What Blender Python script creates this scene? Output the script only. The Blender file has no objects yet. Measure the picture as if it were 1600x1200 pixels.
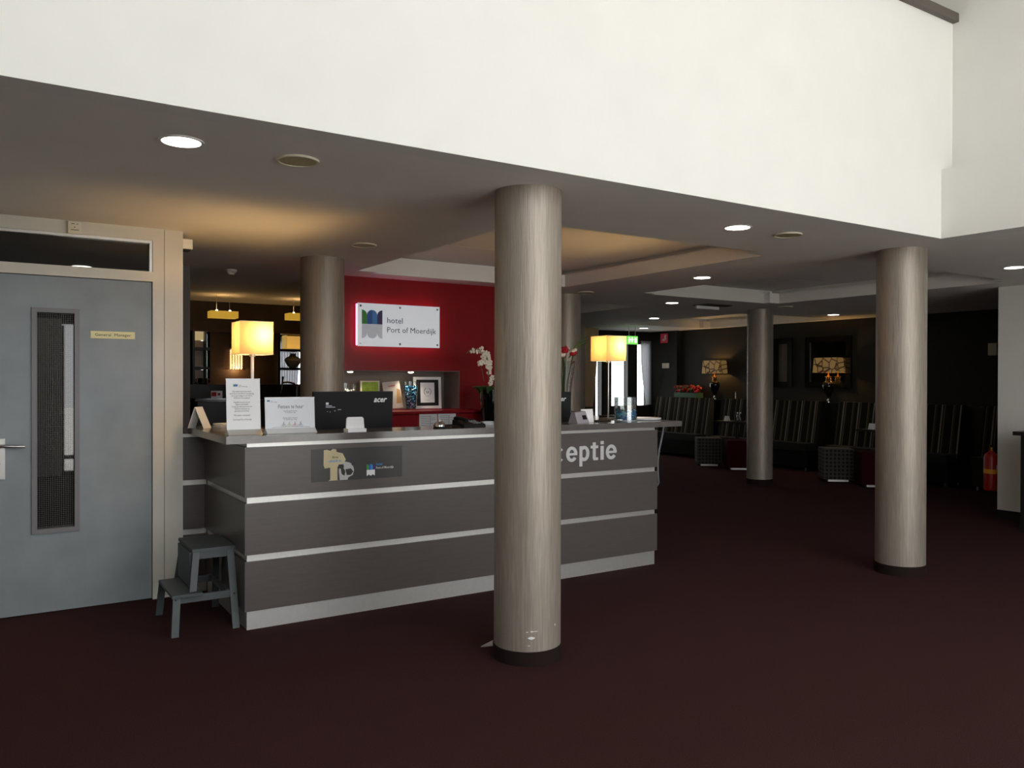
import bpy, bmesh, math, random
from mathutils import Vector, Matrix, noise
random.seed(7)
PI = math.pi
S = bpy.context.scene
C = S.collection

# ------------------------------------------------------------------ camera
cd = bpy.data.cameras.new('camera'); cam = bpy.data.objects.new('camera', cd); C.objects.link(cam)
Rv = Vector((0.84110848, -0.54086131, 0.00235849))
Uv = Vector((0.00110769, 0.00608313, 0.99998088))
Fv = Vector((0.54086532, 0.84108979, -0.00571568))
M = Matrix((Rv, Uv, -Fv)).transposed().to_4x4()
M.translation = Vector((0, 0, 1.55))
cam.matrix_world = M
cd.sensor_width = 36; cd.lens = 28.3986; cd.clip_start = 0.05; cd.clip_end = 200
S.camera = cam

# ------------------------------------------------------------------ world, daylight, exposure
SKY = 3.7
w = bpy.data.worlds.new('sky'); S.world = w; w.use_nodes = True
nt = w.node_tree; nt.nodes.clear()
wo = nt.nodes.new('ShaderNodeOutputWorld'); wb = nt.nodes.new('ShaderNodeBackground')
tc = nt.nodes.new('ShaderNodeTexCoord'); sx = nt.nodes.new('ShaderNodeSeparateXYZ'); rp = nt.nodes.new('ShaderNodeValToRGB')
nt.links.new(tc.outputs['Generated'], sx.inputs[0]); nt.links.new(sx.outputs[2], rp.inputs[0])
rp.color_ramp.elements[0].position = 0.0; rp.color_ramp.elements[0].color = (0.97, 0.98, 1.0, 1)
rp.color_ramp.elements[1].position = 0.9; rp.color_ramp.elements[1].color = (0.90, 0.95, 1.0, 1)
nt.links.new(rp.outputs[0], wb.inputs[0]); wb.inputs[1].default_value = SKY
nt.links.new(wb.outputs[0], wo.inputs[0])

def area(name, loc, rot, sx_, sy_, portal=False, power=0, col=(1, 1, 1)):
    l = bpy.data.lights.new(name, 'AREA'); l.shape = 'RECTANGLE'; l.size = sx_; l.size_y = sy_
    l.energy = power; l.color = col; l.cycles.is_portal = portal
    o = bpy.data.objects.new(name, l); C.objects.link(o); o.location = loc; o.rotation_euler = rot
    return o
area('daylight_portal', (4.1, -2.4, 1.2), (PI/2, 0, 0), 6.4, 2.4, True)
area('daylight_portal', (1.6, -2.4, 3.95), (PI/2, 0, 0), 8.4, 2.5, True)
sun = bpy.data.lights.new('sun', 'SUN'); sun.energy = 29; sun.angle = 0.01; sun.color = (.97, .98, 1.0)
so = bpy.data.objects.new('sun', sun); C.objects.link(so)
so.rotation_euler = Vector((-0.75, -0.08, 0.62)).to_track_quat('Z', 'Y').to_euler()   # high side sun, grazing the glazed front
area('daylight_portal', (11.2, 13.5, 1.5), (-PI/2, 0, 0), 2.6, 2.4, True)
area('daylight_portal', (3.6, 13.5, 1.6), (-PI/2, 0, 0), 2.2, 1.4, True)
S.view_settings.view_transform = 'Standard'; S.view_settings.look = 'None'
S.view_settings.gamma = 1; S.view_settings.exposure = 0.10; S.view_settings.use_curve_mapping = False

# ------------------------------------------------------------------ materials
def lin(c):
    c = c / 255.0
    return c / 12.92 if c <= 0.04045 else ((c + 0.055) / 1.055) ** 2.4
def rgb(r, g, b): return (lin(r), lin(g), lin(b))
def mat(name, col, rough=0.5, metal=0.0, spec=0.5, noise_scale=None, noise_amt=0.1, bump=0.0, stretch=(1, 1, 1),
        emis=None, estr=0.0, trans=0.0, coat=0.0, alpha=None):
    m = bpy.data.materials.new(name); m.use_nodes = True
    n = m.node_tree.nodes; L = m.node_tree.links; b = n['Principled BSDF']
    b.inputs['Base Color'].default_value = (*col, 1); b.inputs['Roughness'].default_value = rough
    b.inputs['Metallic'].default_value = metal; b.inputs['Specular IOR Level'].default_value = spec
    b.inputs['Transmission Weight'].default_value = trans; b.inputs['Coat Weight'].default_value = coat
    if emis: b.inputs['Emission Color'].default_value = (*emis, 1); b.inputs['Emission Strength'].default_value = estr
    if noise_scale:
        t = n.new('ShaderNodeTexCoord'); mp = n.new('ShaderNodeMapping'); mp.inputs['Scale'].default_value = stretch
        nz = n.new('ShaderNodeTexNoise'); nz.inputs['Scale'].default_value = noise_scale; nz.inputs['Detail'].default_value = 4
        L.new(t.outputs['Object'], mp.inputs[0]); L.new(mp.outputs[0], nz.inputs['Vector'])
        r = n.new('ShaderNodeValToRGB'); r.color_ramp.elements[0].position = 0.3; r.color_ramp.elements[1].position = 0.7
        r.color_ramp.elements[0].color = (*[max(0, x * (1 - noise_amt)) for x in col], 1)
        r.color_ramp.elements[1].color = (*[min(1, x * (1 + noise_amt)) for x in col], 1)
        L.new(nz.outputs['Fac'], r.inputs[0]); L.new(r.outputs[0], b.inputs['Base Color'])
        if bump:
            bp = n.new('ShaderNodeBump'); bp.inputs['Strength'].default_value = bump; bp.inputs['Distance'].default_value = 0.01
            L.new(nz.outputs['Fac'], bp.inputs['Height']); L.new(bp.outputs[0], b.inputs['Normal'])
    return m

m_white = mat('white_plaster', rgb(236, 235, 229), 0.85, noise_scale=3, noise_amt=0.015, spec=0.2)
m_ceil = mat('ceiling_paint', rgb(240, 237, 231), 0.9, noise_scale=2, noise_amt=0.02, spec=0.2)
m_trimdark = mat('dark_taupe_trim', rgb(92, 84, 76), 0.5)
m_carpet = mat('maroon_carpet', (0.048, 0.0185, 0.019), 0.95, noise_scale=220, noise_amt=0.45, bump=0.5, spec=0.1)
m_frame = mat('cream_frame_paint', rgb(214, 211, 198), 0.45, noise_scale=6, noise_amt=0.03)
m_door = mat('grey_door_paint', rgb(136, 144, 147), 0.42, noise_scale=3.5, noise_amt=0.12, spec=0.5)
m_litefr = mat('grey_lite_frame', rgb(120, 118, 120), 0.45)
m_glassdark = mat('dark_wired_glass', (0.012, 0.012, 0.012), 0.02, spec=0.9)
m_wire = mat('glass_wire', rgb(95, 92, 88), 0.4, 0.6)
m_steel = mat('brushed_steel', rgb(200, 200, 196), 0.3, 1.0, noise_scale=60, noise_amt=0.05, stretch=(1, 1, 20))
m_alu = mat('satin_aluminium_strip', rgb(215, 213, 208), 0.38, 0.75, noise_scale=30, noise_amt=0.03)
m_lam = mat('dark_walnut_grey_laminate', (0.100, 0.084, 0.078), 0.34, noise_scale=9, noise_amt=0.06, stretch=(1, 1, 9), spec=0.5)
m_work = mat('glossy_taupe_worktop', (0.12, 0.105, 0.098), 0.16, noise_scale=14, noise_amt=0.1, spec=0.6)
m_black = mat('black_plastic', (0.010, 0.010, 0.011), 0.45, spec=0.25)
m_blackgl = mat('gloss_black', (0.006, 0.006, 0.006), 0.08, spec=0.7, coat=0.5)
m_dark = mat('dark_wall_paint', (0.014, 0.013, 0.009), 0.75, noise_scale=5, noise_amt=0.1)
m_brown = mat('dark_brown_wall', (0.055, 0.030, 0.018), 0.6, noise_scale=6, noise_amt=0.2)
m_red = mat('crimson_wall_gloss', (0.25, 0.007, 0.012), 0.30, noise_scale=4, noise_amt=0.05, spec=0.2)
m_redcab = mat('crimson_cabinet', (0.25, 0.007, 0.012), 0.35, spec=0.2)
m_niche = mat('taupe_niche_lining', rgb(128, 118, 110), 0.6)
m_stool = mat('dark_grey_stool_paint', rgb(70, 76, 77), 0.5, noise_scale=8, noise_amt=0.12)
m_paper = mat('white_paper', rgb(250, 250, 250), 0.6)
m_acryl = mat('acrylic_edge', rgb(225, 228, 228), 0.1, spec=0.8)
m_ink = mat('dark_ink', (0.05, 0.05, 0.06), 0.6)
m_grey_ink = mat('grey_ink', (0.10, 0.10, 0.12), 0.6)
m_blue_ink = mat('navy_ink', rgb(45, 60, 110), 0.6)
m_sign = mat('white_sign_face', rgb(228, 232, 236), 0.25, emis=(.85, .93, 1), estr=.28)
m_green = mat('logo_green', rgb(60, 160, 50), 0.4)
m_blue = mat('logo_blue', rgb(20, 90, 180), 0.4)
m_lblue = mat('logo_light_blue', rgb(60, 140, 215), 0.4)
m_purple = mat('logo_purple', rgb(50, 30, 110), 0.4)
m_lgrey = mat('logo_pale_grey', rgb(200, 204, 210), 0.4, emis=(.8, .87, 1), estr=.12)
m_white2 = mat('white_gloss', rgb(245, 245, 245), 0.3)
m_silver = mat('silver_letter', rgb(220, 220, 220), 0.35, 0.3)
m_chrome = mat('chrome', rgb(225, 225, 225), 0.08, 1.0)
m_brass = mat('brass', rgb(205, 150, 60), 0.22, 1.0)
m_pot = m_blackgl
m_leaf = mat('leaf_green', rgb(60, 90, 40), 0.5)
m_stem = mat('stem_green', rgb(90, 110, 60), 0.5)
m_petal = mat('white_petal', rgb(238, 228, 212), 0.6)
m_redpetal = mat('red_petal', rgb(190, 15, 30), 0.6)
m_curtain = mat('taupe_curtain', rgb(195, 170, 138), 0.9)
m_beige = mat('beige_plastic', rgb(226, 220, 196), 0.4)
m_extred = mat('extinguisher_red', rgb(150, 16, 8), 0.3)
m_yellow = mat('yellow_label', rgb(220, 150, 30), 0.5)
m_blackwood = mat('black_wood', (0.010, 0.009, 0.008), 0.4)
m_ottred = mat('dark_red_fabric', (0.04, 0.003, 0.003), 0.9, spec=.1)
m_mirror = mat('mirror_glass', rgb(190, 190, 185), 0.03, 1.0)
m_nameplate = mat('cream_name_plate', rgb(238, 228, 165), 0.4)
m_speaker = mat('beige_grille', rgb(190, 182, 140), 0.6, noise_scale=400, noise_amt=0.3)
m_lampon = mat('lamp_diffuser', (1, 1, 1), 0.5, emis=(1.0, 0.93, 0.80), estr=26)
m_spoton = mat('spot_diffuser', (1, 1, 1), 0.5, emis=(1.0, 0.85, 0.62), estr=18)
m_led = mat('pink_led_strip', (1, 1, 1), 0.5, emis=(1.0, 0.22, 0.40), estr=3)
m_exit = mat('exit_sign_lit', (0.2, 0.8, 0.2), 0.5, emis=(0.22, 0.85, 0.12), estr=0.9)
m_exitw = mat('exit_sign_white', (1, 1, 1), 0.5, emis=(0.95, 1.0, 0.85), estr=1.6)
m_gold = mat('gold_pendant_shade', rgb(190, 130, 20), 0.4, emis=(1.0, 0.58, 0.06), estr=0.4)
m_bulb = mat('bulb', (1, 1, 1), 0.5, emis=(1.0, 0.75, 0.4), estr=30)
m_frost = None
m_bead = mat('amber_crystal', rgb(255, 215, 160), 0.1, emis=(1.0, 0.62, 0.30), estr=1.2)
m_gravel = mat('pale_paving', rgb(185, 182, 175), 0.9, noise_scale=4, noise_amt=0.1)
m_grn = mat('lime_print', rgb(150, 185, 50), 0.5, noise_scale=14, noise_amt=0.35)
m_cowdark = mat('cow_dark_patch', (0.03, 0.028, 0.03), 0.6)
m_cowlight = mat('cow_pale_patch', rgb(190, 188, 186), 0.6)
m_post = mat('signpost_cream', rgb(205, 190, 150), 0.6, noise_scale=8, noise_amt=0.08)
m_sticker = mat('dark_brown_print', (0.035, 0.031, 0.028), 0.35)

def glass_mat(name, col=(1, 1, 1), rough=0.0, mix=0.12):
    m = bpy.data.materials.new(name); m.use_nodes = True; n = m.node_tree.nodes; L = m.node_tree.links
    n.clear(); o = n.new('ShaderNodeOutputMaterial'); mx = n.new('ShaderNodeMixShader')
    t = n.new('ShaderNodeBsdfTransparent'); t.inputs[0].default_value = (*col, 1)
    g = n.new('ShaderNodeBsdfGlossy'); g.inputs['Roughness'].default_value = rough
    lw = n.new('ShaderNodeLayerWeight'); lw.inputs[0].default_value = 0.3
    mm = n.new('ShaderNodeMath'); mm.operation = 'MULTIPLY_ADD'; mm.inputs[1].default_value = 0.6; mm.inputs[2].default_value = mix * 0.4
    L.new(lw.outputs['Fresnel'], mm.inputs[0]); L.new(mm.outputs[0], mx.inputs[0])
    L.new(t.outputs[0], mx.inputs[1]); L.new(g.outputs[0], mx.inputs[2]); L.new(mx.outputs[0], o.inputs[0])
    return m
m_glass = glass_mat('clear_glass', (0.97, 0.98, 0.98))
m_vglass = glass_mat('vase_glass', (0.90, 0.93, 0.93), 0.02, 0.3)

def translucent(name, col, tr, k=0.7):
    m = bpy.data.materials.new(name); m.use_nodes = True; n = m.node_tree.nodes; L = m.node_tree.links
    n.clear(); o = n.new('ShaderNodeOutputMaterial'); mx = n.new('ShaderNodeMixShader'); mx.inputs[0].default_value = k
    d = n.new('ShaderNodeBsdfDiffuse'); d.inputs[0].default_value = (*col, 1)
    t = n.new('ShaderNodeBsdfTranslucent'); t.inputs[0].default_value = (*tr, 1)
    L.new(d.outputs[0], mx.inputs[1]); L.new(t.outputs[0], mx.inputs[2]); L.new(mx.outputs[0], o.inputs[0])
    return m
m_shade = translucent('cream_lamp_shade', (0.52, 0.38, 0.22), (0.50, 0.36, 0.20), 0.5)
m_frost = glass_mat('tinted_green_pane', (.27, .31, .285), .1, .05)
m_sheer = translucent('sheer_curtain', (0.55, 0.55, 0.56), (0.5, 0.5, 0.52), 0.5)

def column_mat():
    m = mat('champagne_vertical_weave', (0.36, 0.31, 0.255), 0.45, 0.35, noise_scale=110, noise_amt=0.17, bump=0.18, stretch=(1, 1, 0.045))
    return m
m_col = column_mat()
m_colbase = mat('dark_column_skirting', (0.020, 0.012, 0.011), 0.8, spec=0.1)

def stripe_mat():
    m = bpy.data.materials.new('striped_upholstery'); m.use_nodes = True; n = m.node_tree.nodes; L = m.node_tree.links; b = n['Principled BSDF']
    t = n.new('ShaderNodeTexCoord'); s = n.new('ShaderNodeSeparateXYZ'); L.new(t.outputs['Object'], s.inputs[0])
    a = n.new('ShaderNodeMath'); a.operation = 'MULTIPLY'; a.inputs[1].default_value = 3.6; L.new(s.outputs[1], a.inputs[0])
    fr = n.new('ShaderNodeMath'); fr.operation = 'FRACT'; L.new(a.outputs[0], fr.inputs[0])
    r = n.new('ShaderNodeValToRGB'); r.color_ramp.interpolation = 'CONSTANT'; e = r.color_ramp.elements
    cols = [(0, (.014, .011, .006)), (.18, (.12, .10, .065)), (.25, (.03, .012, .008)), (.32, (.24, .23, .18)), (.40, (.014, .011, .006)), (.62, (.05, .043, .015)), (.72, (.16, .14, .10)), (.76, (.014, .010, .006))]
    e[0].position = 0; e[0].color = (*cols[0][1], 1); e[1].position = cols[1][0]; e[1].color = (*cols[1][1], 1)
    for p_, c_ in cols[2:]:
        q = e.new(p_); q.color = (*c_, 1)
    L.new(fr.outputs[0], r.inputs[0]); L.new(r.outputs[0], b.inputs['Base Color']); b.inputs['Roughness'].default_value = 0.8
    return m
m_stripe = stripe_mat(); m_stripe.node_tree.nodes['Principled BSDF'].inputs['Specular IOR Level'].default_value = .15

def damask_mat():
    m = bpy.data.materials.new('damask_shade'); m.use_nodes = True; n = m.node_tree.nodes; L = m.node_tree.links; b = n['Principled BSDF']
    t = n.new('ShaderNodeTexCoord'); v = n.new('ShaderNodeTexVoronoi'); v.feature = 'DISTANCE_TO_EDGE'; v.inputs['Scale'].default_value = 7
    L.new(t.outputs['Object'], v.inputs['Vector'])
    r = n.new('ShaderNodeValToRGB'); r.color_ramp.elements[0].position = 0.03; r.color_ramp.elements[0].color = (.05, .015, .008, 1)
    r.color_ramp.elements[1].position = 0.08; r.color_ramp.elements[1].color = (.42, .26, .09, 1)
    L.new(v.outputs['Distance'], r.inputs[0]); L.new(r.outputs[0], b.inputs['Base Color']); b.inputs['Roughness'].default_value = 0.6
    L.new(r.outputs[0], b.inputs['Emission Color']); b.inputs['Emission Strength'].default_value = 0.22
    return m
m_damask = damask_mat()

def dots_mat():
    m = bpy.data.materials.new('spotted_grey_fabric'); m.use_nodes = True; n = m.node_tree.nodes; L = m.node_tree.links; b = n['Principled BSDF']
    t = n.new('ShaderNodeTexCoord'); v = n.new('ShaderNodeTexVoronoi'); v.inputs['Scale'].default_value = 17; v.inputs['Randomness'].default_value = 0.05
    L.new(t.outputs['Object'], v.inputs['Vector'])
    r = n.new('ShaderNodeValToRGB'); r.color_ramp.interpolation = 'CONSTANT'
    r.color_ramp.elements[0].position = 0; r.color_ramp.elements[0].color = (.012, .012, .010, 1)
    r.color_ramp.elements[1].position = 0.42; r.color_ramp.elements[1].color = (.065, .060, .050, 1)
    L.new(v.outputs['Distance'], r.inputs[0]); L.new(r.outputs[0], b.inputs['Base Color']); b.inputs['Roughness'].default_value = 0.85
    return m
m_dots = dots_mat()

# ------------------------------------------------------------------ mesh builder
class MB:
    def __init__(s): s.bm = bmesh.new()
    def box(s, x0, x1, y0, y1, z0, z1):
        v = [s.bm.verts.new(p) for p in ((x0, y0, z0), (x1, y0, z0), (x1, y1, z0), (x0, y1, z0), (x0, y0, z1), (x1, y0, z1), (x1, y1, z1), (x0, y1, z1))]
        for f in ((0, 3, 2, 1), (4, 5, 6, 7), (0, 1, 5, 4), (1, 2, 6, 5), (2, 3, 7, 6), (3, 0, 4, 7)): s.bm.faces.new([v[i] for i in f])
        return s
    def hexa(s, b, t):
        v = [s.bm.verts.new(p) for p in list(b) + list(t)]
        for f in ((0, 3, 2, 1), (4, 5, 6, 7), (0, 1, 5, 4), (1, 2, 6, 5), (2, 3, 7, 6), (3, 0, 4, 7)): s.bm.faces.new([v[i] for i in f])
        return s
    def quad(s, *ps):
        s.bm.faces.new([s.bm.verts.new(p) for p in ps]); return s
    def prism(s, pts, d, plane='xz', at=0.0):
        # polygon extruded by d; plane xz: along +y, xy: along +z, yz: along +x
        def P(a, b, c):
            return (a, at + c, b) if plane == 'xz' else ((a, b, at + c) if plane == 'xy' else (at + c, a, b))
        lo = [s.bm.verts.new(P(a, b, 0)) for a, b in pts]; hi = [s.bm.verts.new(P(a, b, d)) for a, b in pts]
        s.bm.faces.new(lo); s.bm.faces.new(hi[::-1])
        for i in range(len(pts)):
            j = (i + 1) % len(pts); s.bm.faces.new((lo[i], hi[i], hi[j], lo[j]))
        return s
    def lathe(s, prof, c=(0, 0, 0), n=24, cap=True):
        rings = []
        for r, z in prof:
            rings.append([s.bm.verts.new((c[0] + r * math.cos(2 * PI * i / n), c[1] + r * math.sin(2 * PI * i / n), c[2] + z)) for i in range(n)])
        for a, b in zip(rings, rings[1:]):
            for i in range(n):
                j = (i + 1) % n; s.bm.faces.new((a[i], a[j], b[j], b[i]))
        if cap:
            s.bm.faces.new(rings[0][::-1]); s.bm.faces.new(rings[-1])
        return s
    def cyl(s, c, r, h, n=24): return s.lathe([(r, 0), (r, h)], c, n)
    def ring(s, c, r0, r1, z0, z1, n=32):
        P = lambda r, z: [s.bm.verts.new((c[0] + r * math.cos(2 * PI * i / n), c[1] + r * math.sin(2 * PI * i / n), c[2] + z)) for i in range(n)]
        q = [P(r0, z0), P(r1, z0), P(r1, z1), P(r0, z1)]
        for k in range(4):
            a, b = q[k], q[(k + 1) % 4]
            for i in range(n):
                j = (i + 1) % n; s.bm.faces.new((a[i], a[j], b[j], b[i]))
        return s
    def tube(s, pts, r, n=8):
        pts = [Vector(p) for p in pts]; rs = r if isinstance(r, (list, tuple)) else [r] * len(pts)
        rings = []; up = Vector((0.13, 0.27, 0.95))
        for i, p in enumerate(pts):
            d = (pts[min(i + 1, len(pts) - 1)] - pts[max(i - 1, 0)]).normalized()
            a = d.cross(up)
            if a.length < 0.1: a = d.cross(Vector((1, 0, 0)))
            a.normalize(); b = d.cross(a)
            rings.append([s.bm.verts.new(p + (a * math.cos(2 * PI * k / n) + b * math.sin(2 * PI * k / n)) * rs[i]) for k in range(n)])
        for A, B in zip(rings, rings[1:]):
            for k in range(n):
                j = (k + 1) % n; s.bm.faces.new((A[k], A[j], B[j], B[k]))
        s.bm.faces.new(rings[0]); s.bm.faces.new(rings[-1][::-1])
        return s
    def ball(s, c, r, u=8, v=6, sq=(1, 1, 1)):
        g = bmesh.ops.create_uvsphere(s.bm, u_segments=u, v_segments=v, radius=r)
        for q in g['verts']: q.co = Vector((q.co.x * sq[0] + c[0], q.co.y * sq[1] + c[1], q.co.z * sq[2] + c[2]))
        return s
    def bevel(s, w, seg=2, ang=0.6):
        es = [e for e in s.bm.edges if len(e.link_faces) == 2 and e.calc_face_angle(0) > ang]
        bmesh.ops.bevel(s.bm, geom=es, offset=w, segments=seg, affect='EDGES', profile=0.7); return s
    def xf(s, m): bmesh.ops.transform(s.bm, matrix=m, verts=s.bm.verts[:]); return s

BASE = {}
def finish(bm, name, m, parent=None, smooth=False, world=True):
    bmesh.ops.recalc_face_normals(bm, faces=bm.faces[:])
    base = BASE.get(parent.name, Vector()) if parent else Vector()
    if parent and world:
        for v in bm.verts: v.co -= base
    me = bpy.data.meshes.new(name); bm.to_mesh(me); bm.free(); me.materials.append(m)
    if smooth:
        for p in me.polygons: p.use_smooth = True
        try: me.set_sharp_from_angle(angle=0.7)
        except Exception: pass
    o = bpy.data.objects.new(name, me); C.objects.link(o)
    if parent:
        o.parent = parent; BASE[o.name] = base
    else: BASE[o.name] = Vector()
    return o
def put(mb, name, m, parent=None, smooth=False, world=True, label=None):
    o = finish(mb.bm, name, m, parent, smooth, world)
    if label: o['label'] = label
    return o
def thing(name, label, cat, loc=(0, 0, 0), rz=0, group=None, local=False):
    o = bpy.data.objects.new(name, None); C.objects.link(o); o.empty_display_size = 0.1
    o.location = loc; o.rotation_euler = (0, 0, rz); o['label'] = label; o['category'] = cat
    if group: o['group'] = group
    BASE[o.name] = Vector((0, 0, 0)) if local else Vector(loc)
    return o
def tag(o, label, cat, group=None):
    o['label'] = label; o['category'] = cat
    if group: o['group'] = group
    return o
def struct(o, label=None, cat=None):
    o['kind'] = 'structure'
    if label: o['label'] = label
    if cat: o['category'] = cat
    return o
def sthing(name, label, cat, loc=(0, 0, 0)):
    o = thing(name, label, cat, loc); o['kind'] = 'structure'; return o
def dup(root, loc=None, rz=None, label=None, group=None):
    r = root.copy(); C.objects.link(r)
    if loc is not None: r.location = loc
    if rz is not None: r.rotation_euler = (0, 0, rz)
    if label: r['label'] = label
    if group: r['group'] = group
    for ch in list(root.children):
        c = ch.copy(); C.objects.link(c); c.parent = r
        for g in ch.children:
            d = g.copy(); C.objects.link(d); d.parent = c
    return r

def text_bm(body, size=1.0, depth=0.0, bold=0.0, fit=None, align='LEFT', shear=0.0, space=1.0, line=1.0):
    """lettering as a bmesh in the local XY plane, lower left at the origin; fit=(w,h) scales to that box"""
    cu = bpy.data.curves.new('lettering', 'FONT'); cu.body = body; cu.size = size; cu.extrude = depth; cu.offset = bold
    cu.resolution_u = 2; cu.align_x = align; cu.shear = shear; cu.space_character = space; cu.space_line = line
    o = bpy.data.objects.new('lettering', cu); C.objects.link(o)
    dg = bpy.context.evaluated_depsgraph_get(); me = bpy.data.meshes.new_from_object(o.evaluated_get(dg))
    bm = bmesh.new(); bm.from_mesh(me)
    bpy.data.objects.remove(o); bpy.data.curves.remove(cu); bpy.data.meshes.remove(me)
    if bm.verts:
        x0 = min(v.co.x for v in bm.verts); x1 = max(v.co.x for v in bm.verts); y0 = min(v.co.y for v in bm.verts); y1 = max(v.co.y for v in bm.verts)
        sx_, sy_ = (1, 1)
        if fit: sx_ = fit[0] / (x1 - x0); sy_ = fit[1] / (y1 - y0) if fit[1] else sx_
        for v in bm.verts: v.co = Vector(((v.co.x - x0) * sx_, (v.co.y - y0) * sy_, v.co.z))
    return bm
def text_wall(body, x, y, z, w_, h_, m, parent, name='lettering', depth=0.002, bold=0.0, shear=0, align='LEFT', world=True, line=1.0):
    """lettering standing in a plane facing -Y, lower left corner at x,y,z"""
    bm = text_bm(body, 1.0, 0.0, bold, (w_, h_), align, shear, line=line)
    for v in bm.verts: v.co = Vector((x + v.co.x, y - (depth if v.co.z >= 0 else 0), z + v.co.y))
    return finish(bm, name, m, parent, False, world)

def emblem(parent, x, z, w_, h_, y, d=0.003, world=True, low=None):
    """four arched colour fields over their pale mirror image, facing -Y"""
    def arc(cx, r, zt, a0, a1, n=6): return [(cx + r * math.cos(a0 + (a1 - a0) * i / n), zt + r * 1.0 * math.sin(a0 + (a1 - a0) * i / n)) for i in range(n + 1)]
    u = w_ / 4.0; r = u; top = z + h_ - r * 0.95; mid = z + h_ * 0.5
    low = low or m_lgrey
    fields = [('green', m_green, [(x, mid)] + [(x + u, mid)] + arc(x, r, top, 0, PI/2)),
              ('blue', m_blue, [(x + u, mid), (x + 2*u, mid)] + arc(x + 2*u, r, top, PI/2, PI)),
              ('lblue', m_lblue, [(x + 2*u, mid), (x + 3*u, mid)] + arc(x + 2*u, r, top, 0, PI/2)),
              ('purple', m_purple, [(x + 3*u, mid), (x + 4*u, mid)] + arc(x + 4*u, r, top, PI/2, PI))]
    for k, (_, m_, pts) in enumerate(fields):
        put(MB().prism(pts, d, 'xz', y - d), 'emblem_field', m_, parent, world=world)
        mir = [(a, 2 * mid - b - h_ * 0.004) for a, b in pts][::-1]
        put(MB().prism(mir, d, 'xz', y - d), 'emblem_reflection', low, parent, world=world)

# ================================================================== SETTING
Zc = 2.6
struct(put(MB().box(-6.2, 12.7, -2.6, 13.7, -0.1, 0.0), 'floor', m_carpet))
g = struct(put(MB().box(-30, 30, -40, -2.6, -0.25, -0.12), 'ground', m_gravel))

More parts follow.
